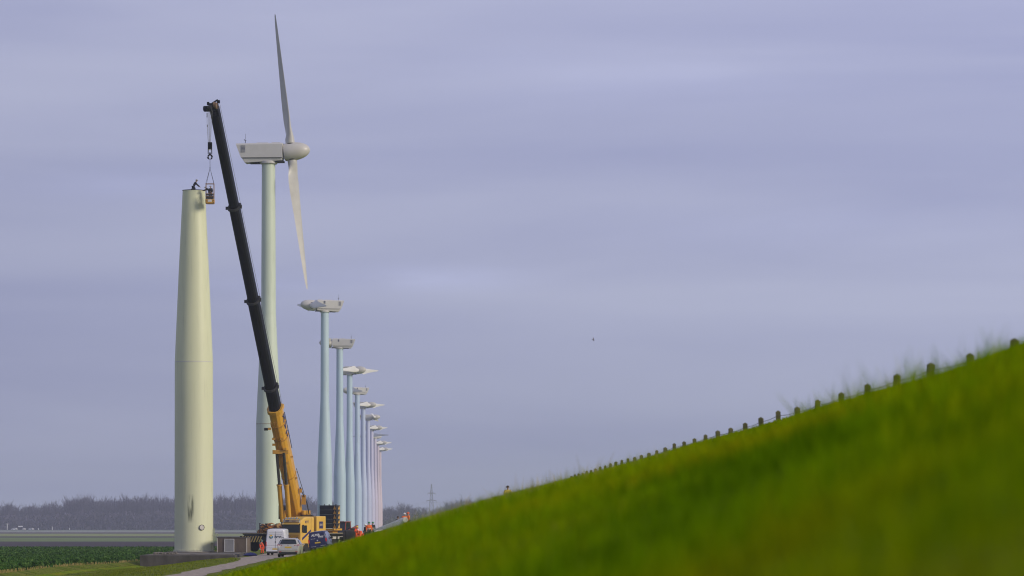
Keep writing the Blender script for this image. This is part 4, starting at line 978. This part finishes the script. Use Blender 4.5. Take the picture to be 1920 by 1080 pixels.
def rigging():
    d = 399.5; x = px(504, d); z = 1.42
    t = thing('rigging_pile', 'jumble of orange winches, hoses and slings on the crane deck above the striped box', 'rigging gear', (x + .1, d + .5, z), R(20))
    rr = random.Random(4); ms = [mat('rig_orange', (.38, .15, .02), .6, var=.4, scale=4), mat('rig_brown', (.14, .07, .03), .8, var=.4, scale=4), mat('rig_red', (.30, .05, .03), .6, var=.3, scale=4), M_black, mat('rig_ochre', (.42, .24, .08), .6, var=.4, scale=4)]
    for k in range(5):
        q = MB(); cx = -1.0 + .5 * k; q.lathe([(.12, -.5), (.40, -.5), (.40, -.42), (.30, -.40), (.30, .4), (.40, .42), (.40, .5), (.12, .5)], 16, (cx, 0, .42 + .45 * (k % 2)), 'Y'); q.build('winch_drum', ms[k % 2], t, smooth=True, angle=30)
    for k in range(16):
        q = MB(); c = Vector((rr.uniform(-1.15, 1.1), rr.uniform(-.7, -.1), rr.uniform(.35, 1.30))); a = rr.uniform(.15, .32)
        ph = rr.uniform(0, 6); pts = [c + Vector((math.cos(u_ * .9 + ph) * a * 1.5, .1 * math.sin(u_), math.sin(u_ * .9 + ph) * a * .8)) for u_ in range(8)]
        q.tube(pts, rr.uniform(.05, .10), 7); q.build('hose_loop', ms[(k * 3) % 5], t, smooth=True)
    for k in range(20):
        hh = rr.uniform(.1, 1.25); q = MB(); q.box((rr.uniform(-1.2, 1.15) * (1 - .2 * hh), rr.uniform(-.6, .3), hh), (rr.uniform(.3, .65), .45, rr.uniform(.22, .5)), rr.uniform(-1, 1), Matrix.Rotation(rr.uniform(-.5, .5), 3, 'Y')); q.build('steel_bracket', ms[(k * 2 + 1) % 5], t, bevel=.03)
    q = MB(); q.box((0, 0, .02), (2.7, 1.3, .10)); q.build('tray', M_black, t)
    for a, hh in ((-1.35, 1.45), (1.25, 1.6)):
        q = MB(); q.tube([(a, -.5, 0), (a - .03, -.5, hh)], .05, 6); q.box((a, -.5, hh), (.16, .12, .1)); q.build('stanchion', M_black, t)
rigging()

def telehandler():
    d = 432; x = px(650, d); z = hz(x, d)
    t = thing('telehandler', 'red construction machine with a glass cab behind the crane deck', 'telehandler', (x, d, max(z, .4)), R(-25))
    Mr = mat('machine_red', (.30, .06, .045), .5, var=.15)
    q = MB(); q.box((.15, 0, .95), (1.9, 3.6, .7)); q.box((.55, .9, 1.5), (.8, 1.6, .5)); q.build('body', Mr, t, bevel=.08)
    q = MB(); q.loft([[(-.75, -1.1, 1.3), (.35, -1.1, 1.3), (.35, .5, 1.3), (-.75, .5, 1.3)], [(-.68, -.8, 2.65), (.28, -.8, 2.65), (.28, .4, 2.65), (-.68, .4, 2.65)]]); cb_ = q.build('cab', M_glass, t)
    q = MB()
    for a, b_ in (((-.75, -1.1, 1.3), (-.68, -.8, 2.65)), ((.35, -1.1, 1.3), (.28, -.8, 2.65)), ((-.75, .5, 1.3), (-.68, .4, 2.65)), ((.35, .5, 1.3), (.28, .4, 2.65))): q.tube([a, b_], .06, 6)
    q.box((-.2, -.2, 2.70), (1.15, 1.4, .10)); q.build('cab_frame', Mr, cb_)
    q = MB(); q.loft([[(.55, -1.6, 1.2), (.85, -1.6, 1.2), (.85, -1.6, 1.5), (.55, -1.6, 1.5)], [(.55, 1.5, 1.9), (.85, 1.5, 1.9), (.85, 1.5, 2.3), (.55, 1.5, 2.3)]]); q.build('arm', Mr, t, bevel=.03)
    q = MB(); q.box((-.2, -1.0, 2.78), (.7, .1, .10)); q.build('lamp_bar', M_chrome, t)
    q = MB(); q.box((-.1, -1.9, .95), (1.5, .2, .3)); q.build('front_plate', M_yel, t)
    for s in (-1, 1):
        for yy in (-1.2, 1.2): wheel(t, s * .95, yy, .55, .42, s, mat('red_rim', (.35, .06, .04), .5))
telehandler()
def crate():
    for (p, y, d, w_, h_, lb, m_) in [(657, 1000, 405, 1.5, 1.75, 'black plastic covered machine box beside the orange workers', M_black)]:
        x = px(p, d); z = hz(x, d); t = thing('covered_generator', lb, 'generator', (x, d, z), R(12))
        q = MB(); q.box((0, 0, h_ * .5), (w_, 1.6, h_)); q.build('cover', m_, t, bevel=.14)
        q = MB(); q.box((0, -.3, .12), (w_ + .1, 1.9, .12)); q.build('skid', M_yeld, t)
        q = MB(); q.box((.2, -.3, h_ + .1), (.5, .5, .2)); q.build('exhaust_hood', M_black, t, bevel=.04)
crate()

# ------------------------------------------------------------------ people
G1 = 'workers in orange around the blade'
M_skin = mat('skin', (.45, .26, .18), .55, var=.08)
M_or = mat('hivis_orange', (.85, .085, .012), .6, var=.12, scale=8); M_or2 = mat('hivis_orange_light', (.90, .17, .03), .6, var=.1, scale=8); M_nv = mat('dark_workwear', (.018, .02, .032), .8, var=.2, scale=8)
M_ye = mat('yellow_jacket', (.50, .40, .05), .7, var=.2, scale=8); M_refl = mat('reflective_tape', (.65, .66, .62), .4); M_boot = mat('boot', (.03, .025, .02), .7); M_hair = mat('hair', (.05, .03, .02), .8)
HELM = {'white': (.75, .75, .75), 'yellow': (.75, .55, .03), 'green': (.02, .22, .08), 'orange': (.8, .12, .02), 'grey': (.35, .35, .36)}
HM = {k: mat('helmet_' + k, v, .3, var=.04) for k, v in HELM.items()}
def skin_mesh(name, V, E, rad, m, parent, sub=1):
    me = bpy.data.meshes.new(name); me.from_pydata([tuple(v) for v in V], E, [])
    o = bpy.data.objects.new(name, me); COL.objects.link(o)
    o.modifiers.new('skin', 'SKIN'); o.modifiers.new('sub', 'SUBSURF').levels = sub; o.modifiers['sub'].render_levels = sub
    sv = me.skin_vertices[0].data
    for i, r_ in enumerate(rad): sv[i].radius = (r_, r_) if not isinstance(r_, tuple) else r_
    sv[0].use_root = True
    bpy.context.view_layer.update()
    nm = bpy.data.meshes.new_from_object(o.evaluated_get(bpy.context.evaluated_depsgraph_get()))
    bpy.data.objects.remove(o)
    nm.name = name; nm.materials.clear(); nm.materials.append(m)
    for p in nm.polygons: p.use_smooth = True; p.material_index = 0
    o = bpy.data.objects.new(name, nm); COL.objects.link(o); o.parent = parent; return o
POSES = {
 'stand': dict(pel=(0, 0, .95), ch=(0, .0, 1.30), nk=(0, 0, 1.47), hd=(0, -.02, 1.62), eL=(-.26, .0, 1.12), wL=(-.24, -.14, .92), eR=(.26, .0, 1.12), wR=(.22, -.16, .95), kL=(-.10, -.02, .50), kR=(.10, -.02, .50), aL=(-.12, .02, .09), aR=(.12, .02, .09)),
 'point': dict(pel=(0, 0, .95), ch=(0, .0, 1.30), nk=(0, 0, 1.47), hd=(0, -.02, 1.62), eL=(-.28, -.15, 1.22), wL=(-.20, -.42, 1.20), eR=(.24, .02, 1.12), wR=(.18, -.2, 1.0), kL=(-.12, -.02, .50), kR=(.10, -.02, .50), aL=(-.16, .02, .09), aR=(.14, .02, .09)),
 'bend': dict(pel=(0, .10, .82), ch=(-.16, -.18, 1.02), nk=(-.22, -.30, 1.10), hd=(-.27, -.40, 1.15), eL=(-.38, -.30, .80), wL=(-.38, -.42, .58), eR=(.02, -.36, .80), wR=(-.02, -.46, .56), kL=(-.10, -.10, .46), kR=(.12, -.08, .46), aL=(-.12, .08, .09), aR=(.14, .08, .09)),
 'kneel': dict(pel=(0, .0, .34), ch=(.16, -.02, .66), nk=(.26, -.03, .82), hd=(.33, -.04, .95), eL=(.42, -.16, .50), wL=(.66, -.14, .32), eR=(.40, .12, .50), wR=(.62, .10, .32), kL=(.22, -.14, .10), kR=(.20, .14, .10), aL=(-.22, -.12, .08), aR=(-.22, .12, .08)),
 'lean': dict(pel=(.12, 0, .92), ch=(-.10, -.02, 1.16), nk=(-.24, -.02, 1.24), hd=(-.36, -.03, 1.32), eL=(-.42, -.12, 1.05), wL=(-.70, -.10, 1.0), eR=(-.40, .12, 1.06), wR=(-.68, .10, .98), kL=(.08, -.10, .48), kR=(.10, .10, .48), aL=(.10, -.10, .09), aR=(.12, .10, .09)),
 'sit': dict(pel=(0, .10, .14), ch=(0, .04, .48), nk=(0, .02, .65), hd=(0, 0, .80), eL=(-.27, -.12, .34), wL=(-.14, -.30, .36), eR=(.27, -.12, .34), wR=(.14, -.30, .36), kL=(-.14, -.38, .42), kR=(.14, -.38, .42), aL=(-.14, -.55, .08), aR=(.14, -.55, .08)),
}
def person(label, loc, pose, jacket, trousers, helmet, rz=0, tape=True, scale=1.0, group=None, foot=True):
    scale *= 1.12 if group == G1 else 1
    J = {k: Vector(v) for k, v in POSES[pose].items()}
    t = thing('person', label, 'person', loc, rz, group); t.scale = (scale,) * 3
    spine = (J['nk'] - J['pel']).normalized(); side = Vector((1, 0, 0)) if pose not in ('kneel', 'lean') else Vector((0, -1, 0))
    if pose in ('kneel', 'lean'): sL, sR = Vector((0, -1, 0)), Vector((0, 1, 0))
    else: sL, sR = Vector((-1, 0, 0)), Vector((1, 0, 0))
    shL = J['ch'] + sL * .19 + spine * .10; shR = J['ch'] + sR * .19 + spine * .10; hL = J['pel'] + sL * .09 - spine * .05; hR = J['pel'] + sR * .09 - spine * .05
    fwd = (Vector((0, -1, 0)) if pose not in ('kneel', 'lean') else (Vector((1, 0, 0)) if pose == 'kneel' else Vector((-1, 0, 0))))
    V = [J['pel'], J['ch'], J['nk'], J['hd'], J['hd'] + Vector((0, 0, .10)), J['hd'] + fwd * .11]; E = [(0, 1), (1, 2), (2, 3), (3, 4), (3, 5)]; rd = [(.13, .10), (.15, .11), .055, .095, .075, .018]
    def add(v, r_, p): V.append(v); rd.append(r_); E.append((p, len(V) - 1)); return len(V) - 1
    for s, e_, w_ in ((shL, 'eL', 'wL'), (shR, 'eR', 'wR')):
        a = add(s, .06, 1); b = add(J[e_], .045, a); c = add(J[w_], .03, b)
        dr = (J[w_] - J[e_]).normalized(); pd = dr.cross(Vector((0, 0, 1))).normalized(); pm = add(J[w_] + dr * .06, (.04, .018), c)
        for k in range(4):
            o_ = pd * (-.03 + .02 * k); q_ = J[w_] + dr * (.11 + .008 * (1 - abs(k - 1.5))) + o_; f1 = add(q_, .009, pm); add(q_ + dr * .035 + Vector((0, 0, -.015)), .008, f1)
        add(J[w_] + dr * .07 + pd * .05 + Vector((0, 0, .01)), .010, c)
    for s, k_, a_ in ((hL, 'kL', 'aL'), (hR, 'kR', 'aR')):
        a = add(s, .085, 0); b = add(J[k_], .06, a); c = add(J[a_], .042, b)
        if foot: add(J[a_] + fwd * .16 + Vector((0, 0, -.04)), .035, c)
    body = skin_mesh('body', V, E, rd, M_skin, t)
    V2 = [J['pel'], J['ch'], J['ch'] + spine * .14, shL, J['eL'], J['wL'], shR, J['eR'], J['wR']]
    skin_mesh('jacket', V2, [(0, 1), (1, 2), (1, 3), (3, 4), (4, 5), (1, 6), (6, 7), (7, 8)], [(.20, .16), (.225, .17), (.11, .10), .11, .085, .065, .11, .085, .065], jacket, t)
    skin_mesh('trousers', [J['pel'], hL, J['kL'], J['aL'], hR, J['kR'], J['aR']], [(0, 1), (1, 2), (2, 3), (0, 4), (4, 5), (5, 6)], [(.165, .135), .115, .085, .065, .115, .085, .065], trousers, t)
    for a_ in ('aL', 'aR'):
        q = MB(); c = J[a_] + fwd * .07 + Vector((0, 0, -.025)); q.ball(c, .1, 10, (1.3 if abs(fwd.x) > 0 else .5, 1.4 if abs(fwd.y) > 0 else .5, .62)); q.build('boot', M_boot, t, smooth=True)
    if helmet:
        q = MB(); c = J['hd'] + Vector((0, 0, .03)); q.ball(c, .135, 14, (1, 1.1, 1.05), 0); q.lathe([(.12, 0), (.165, -.005), (.165, .01), (.12, .015)], 16, c + fwd * .02); q.build('helmet', HM[helmet], t, smooth=True, angle=60)
    else:
        q = MB(); q.ball(J['hd'] + Vector((0, 0, .03)) - fwd * .015, .118, 12, (1, 1.05, 1.1), -.2); q.build('hair', M_hair, t, smooth=True)
    if tape:
        mid = J['pel'].lerp(J['ch'], .5); q = MB(); q.tube([mid - spine * .025, mid + spine * .025], .205, 14); q.v = [tuple(mid + (Vector(v) - mid) * 1.0) for v in q.v]; q.build('reflective_band', M_refl, t, smooth=True)
    return t
G1 = 'workers in orange around the blade'
def onground(p, d): x = px(p, d); return (x, d, hz(x, d))
D = 400
person('worker in orange with a yellow helmet, leftmost of the group', onground(669.5, D), 'point', M_or, M_or, 'yellow', R(20), group=G1)
person('worker in orange with a white helmet next to the yellow helmet', onground(678, D - 3), 'bend', M_or, M_or, 'white', R(-10), group=G1)
person('worker in dark jacket with white helmet in the middle of the group', onground(685.5, D + 3), 'stand', M_nv, M_nv, 'white', R(-60), False, group=G1)
person('broad worker in orange with a green helmet and pale band', onground(692, D + 1), 'stand', M_or2, M_nv, 'green', R(5), group=G1, scale=1.06)
person('worker in dark blue vest with a green helmet, rightmost of the group', onground(699, D + 4), 'stand', M_nv, M_nv, 'green', R(40), True, group=G1)
person('orange worker crouching low before the dark generator', onground(672, D - 5), 'bend', M_or, M_or, 'orange', R(30), group=G1)
D2 = 340
person('worker in light orange with white helmet behind the raised blade', onground(758.5, D2), 'stand', M_or2, M_or2, 'white', R(15), False)
person('worker in orange with orange helmet at the blade root, dark trousers', onground(765.5, D2 + 1.5), 'stand', M_or2, M_nv, 'orange', R(-70), False)
person('worker with dark cap half hidden behind the middle of the raised blade', onground(746, D2 + 8), 'stand', M_nv, M_nv, None, R(40), False, scale=.95)
person('man in yellow jacket with dark hair on the dike, only his head and shoulders showing', (px(952, 250), 250, pz(911, 250) - .93), 'sit', M_ye, M_nv, None, R(10), False)
person('bent worker in orange overalls left of the white van', (px(491.5, 378), 378, hz(px(491.5, 378), 378)), 'bend', M_or, M_or, 'orange', R(30), scale=.98)
zt = pz(358, 374) + .06
person('dark clad worker with pale helmet kneeling on top of the cut tower', (px(363, 373.2), 373.2, zt), 'kneel', M_nv, M_nv, 'grey', 0, False)

def basket():
    d = 372.4; x = px(393.8, d); z = pz(383, d)
    t = thing('man_basket', 'narrow orange man basket hanging from the crane at the tower top', 'basket', (x, d, z))
    Mt = mat('basket_frame_tan', (.26, .15, .075), .55)
    w_ = .42; H = 2.18
    q = MB()
    for sx in (-1, 1):
        for sy in (-1, 1): q.tube([(sx * w_, sy * .42, 0.05), (sx * w_, sy * .42, H)], .028, 6)
    for h_ in (H, 1.12, .82):
        for sy in (-1, 1): q.tube([(-w_, sy * .42, h_), (w_, sy * .42, h_)], .03, 6)
        for sx in (-1, 1): q.tube([(sx * w_, -.42, h_), (sx * w_, .42, h_)], .03, 6)
    q.build('frame', Mt, t)
    q = MB(); q.loft([[(-w_ - .05, -.45, .16), (-w_ + .06, -.45, .03), (w_ - .06, -.45, .03), (w_ + .05, -.45, .16), (w_ + .05, -.45, .52), (-w_ - .05, -.45, .52)], [(-w_ - .05, .45, .16), (-w_ + .06, .45, .03), (w_ - .06, .45, .03), (w_ + .05, .45, .16), (w_ + .05, .45, .52), (-w_ - .05, .45, .52)]]); q.build('floor_box', M_yeld, t, bevel=.03)
    q = MB(); q.box((.02, -.46, .34), (.44, .02, .24)); q.build('sign_plate', mat('sign_white', (.65, .62, .6), .5), t)
    q = MB()
    for s in (-1, 1):
        for k in range(2): q.box((s * .38, -.462, .18 + .2 * k), (.14, .015, .06), 0, Matrix.Rotation(s * .7, 3, 'Y'))
    q.box((0, -.40, .02), (.84, .1, .05)); q.build('warning_mark', M_black, t)
    q = MB(); q.box((0, -.425, .70), (.80, .02, .34)); q.box((.0, -.425, .98), (.8, .02, .16)); q.build('mesh_panel', M_black, t)
    q = MB(); top = Vector((0, 0, pz(315, d) - z))
    for sx in (-1, 1):
        for sy in (-1, 1): q.tube([(sx * w_, sy * .42, H), top], .02, 4)
    q.tube([top, (0, 0, pz(299, d) - z)], .022, 4); q.box(top, (.08, .08, .14)); q.build('sling', M_black, t)
    return d, x, z
bd_, bx_, bz_ = basket()
person('worker in dark blue with grey helmet standing in the man basket', (bx_ + .06, bd_ + .05, bz_ + .42), 'stand', M_nv, M_nv, 'grey', R(-20), False, .88)
person('worker leaning out of the man basket towards the tower top', (bx_ - .18, bd_ + .22, bz_ + .60), 'lean', M_nv, M_nv, 'grey', 0, False, .88)

# ------------------------------------------------------------------ dismounted blade lying on the slope
def lying_blade():
    a = Vector((px(760, 333), 333, pz(974.5, 333))); b = Vector((px(700, 349), 349, pz(994, 349)))
    o = MB(); src = blade_mb(); dv = (b - a); Ln = dv.length; ax = dv.normalized(); k = Ln / 21.2
    sd_ = Vector((0, 0, 1)).cross(ax).normalized(); up = ax.cross(sd_)
    o.f = src.f; vs = []
    for v in src.v:
        s = .34; X, Y = v[0] * s, v[1] * s
        vs.append(tuple(sd_ * Y * .9 + up * X + ax * v[2] * k))
    o.v = vs
    t = thing('removed_blade', 'white turbine blade lying aslant on the dike below the two orange workers', 'turbine blade', a)
    o.build('blade_shell', M_blw, t, smooth=True, angle=60)
    q = MB(); q.tube([ax * -.06, ax * .02], .24, 20); q.build('root_flange', M_nac, t)
    q = MB()
    for s_ in (.08, .45):
        c = dv * s_; g_ = hz(a.x + c.x, a.y + c.y) - a.z
        q.box((c.x, c.y, (c.z - .35 + g_) / 2), (.4, .5, max(.1, (c.z - .30) - g_)))
    q.build('blade_support', M_nac, t)
lying_blade()
def spinner_shell():
    x, y, z = onground(657, 392); t = thing('removed_cover', 'low white curved nacelle cover lying on the grass under the orange workers', 'cover', (x, y, z), R(20))
    q = MB(); q.loft([[(-.9 + .0, .5 * math.cos(a) , .42 * math.sin(a)) for a in [R(180 * k / 8) for k in range(9)]], [(.1, .6 * math.cos(a), .52 * math.sin(a)) for a in [R(180 * k / 8) for k in range(9)]], [(1.6, .3 * math.cos(a), .2 * math.sin(a)) for a in [R(180 * k / 8) for k in range(9)]]]); q.build('cover_shell', M_blw, t, smooth=True, angle=50)
spinner_shell()
def bag():
    d = 352; x = px(470, d); m = MB()
    rr = random.Random(8); rings = []
    for i, (r_, z_) in enumerate([(.52, 0), (.60, .10), (.46, .22), (.26, .32), (.05, .36)]):
        rings.append([(r_ * 1.25 * math.cos(q) * (1 + rr.uniform(-.12, .12)), r_ * math.sin(q), z_ + rr.uniform(-.03, .03)) for q in [2 * math.pi * k / 12 for k in range(12)]])
    m.loft(rings); o = m.build('tool_bag', mat('blue_canvas', (.03, .04, .20), .7, var=.4, scale=5), None, smooth=True); o.location = (x, d, hz(x, d) + .02)
    tag(o, 'crumpled dark blue bag on the ground right of the concrete hut', 'bag')
bag()

# ------------------------------------------------------------------ far roadside things
M_wh = mat('far_white', (.8, .8, .82), .5)
def far_things():
    d = 2990
    def put(o, p): x = px(p, d); o.location = (x, d, hz(x, d)); return o
    for p, r_, lb in ((27, 80, 'longest far white car below the wood, left of the road sign'), (45, 20, 'far white car just under the road sign'), (58, 60, 'small far white car right of the road sign')):
        c = copy_tree(CAR); c['label'] = lb; c['group'] = 'white cars far off below the wood'; c.name = 'parked_car'; put(c, p); c.rotation_euler = (0, 0, R(r_)); c.scale = (1.15,) * 3
        for ch in c.children:
            if ch.name.startswith('body'): ch.data = ch.data.copy(); ch.data.materials[0] = M_wh
    t = put(thing('lamp_mast', 'tall white T shaped mast left of the far cars', 'mast', (0, 0, 0)), 13.5)
    q = MB(); q.tube([(0, 0, 0), (0, 0, 5.2)], .28, 6); q.build('pole', M_wh, t); q = MB(); q.box((0, 0, 5.2), (2.2, .4, .35)); q.build('crossbar', M_wh, t)
    t = put(thing('road_sign', 'wide white road sign board among the far cars', 'road sign', (0, 0, 0)), 38.5)
    q = MB(); q.box((0, 0, 3.1), (4.0, .15, .9)); q.build('board', M_wh, t); q = MB(); q.tube([(-1.4, .1, 0), (-1.4, .1, 3)], .1, 5); q.tube([(1.4, .1, 0), (1.4, .1, 3)], .1, 5); q.build('pole', M_steel, t)
    for p, h_, lb in ((72, 1.5, 'short pale marker post nearest the far cars'), (98, 2.6, 'taller pale marker post in front of the wood'), (130, 1.6, 'pale marker post farthest right in front of the wood')):
        t = put(thing('marker_post', lb, 'post', (0, 0, 0), group='pale marker posts in front of the wood'), p)
        q = MB(); q.box((0, 0, h_ / 2), (.5, .4, h_)); q.build('post', M_wh, t); q = MB(); q.box((0, -.05, h_), (.8, .3, .4)); q.build('cap', M_wh, t)
far_things()

def bird():
    d = 150; a = at(1112.5, 637, d); m = MB()
    m.ball((0, 0, 0), .035, 8, (2.2, .9, .9))
    for s in (-1, 1): m.plate([(.03, 0, 0), (-.04, 0, 0), (-.03, s * .09, .05), (-.02, s * .16, .03), (.02, s * .09, .055)], (0, 0, 1), .006)
    m.plate([(-.06, -.01, 0), (-.12, -.02, .01), (-.12, .02, .01), (-.06, .01, 0)], (0, 0, 1), .005)
    o = m.build('bird', mat('bird_grey', (.16, .16, .20), .8), None, smooth=True); o.location = a; o.scale = (.75,) * 3; o.rotation_euler = (R(50), R(10), R(25)); tag(o, 'tiny dark bird flying in the grey sky', 'bird')
bird()

# ------------------------------------------------------------------ haze
def haze():
    q = MB(); q.box((0, 2980, 46), (2980, 6060, 98)); o = q.build('haze', None)
    m = bpy.data.materials.new('haze'); m.use_nodes = True; t = m.node_tree; t.nodes.clear()
    ou = t.nodes.new('ShaderNodeOutputMaterial'); v = t.nodes.new('ShaderNodeVolumePrincipled'); v.inputs['Color'].default_value = (.74, .79, 1, 1); v.inputs['Density'].default_value = .00013
    t.links.new(v.outputs[0], ou.inputs['Volume']); o.data.materials.append(m); tag(o, 'thin bluish winter haze over the fields', 'haze', kind='stuff')
haze()
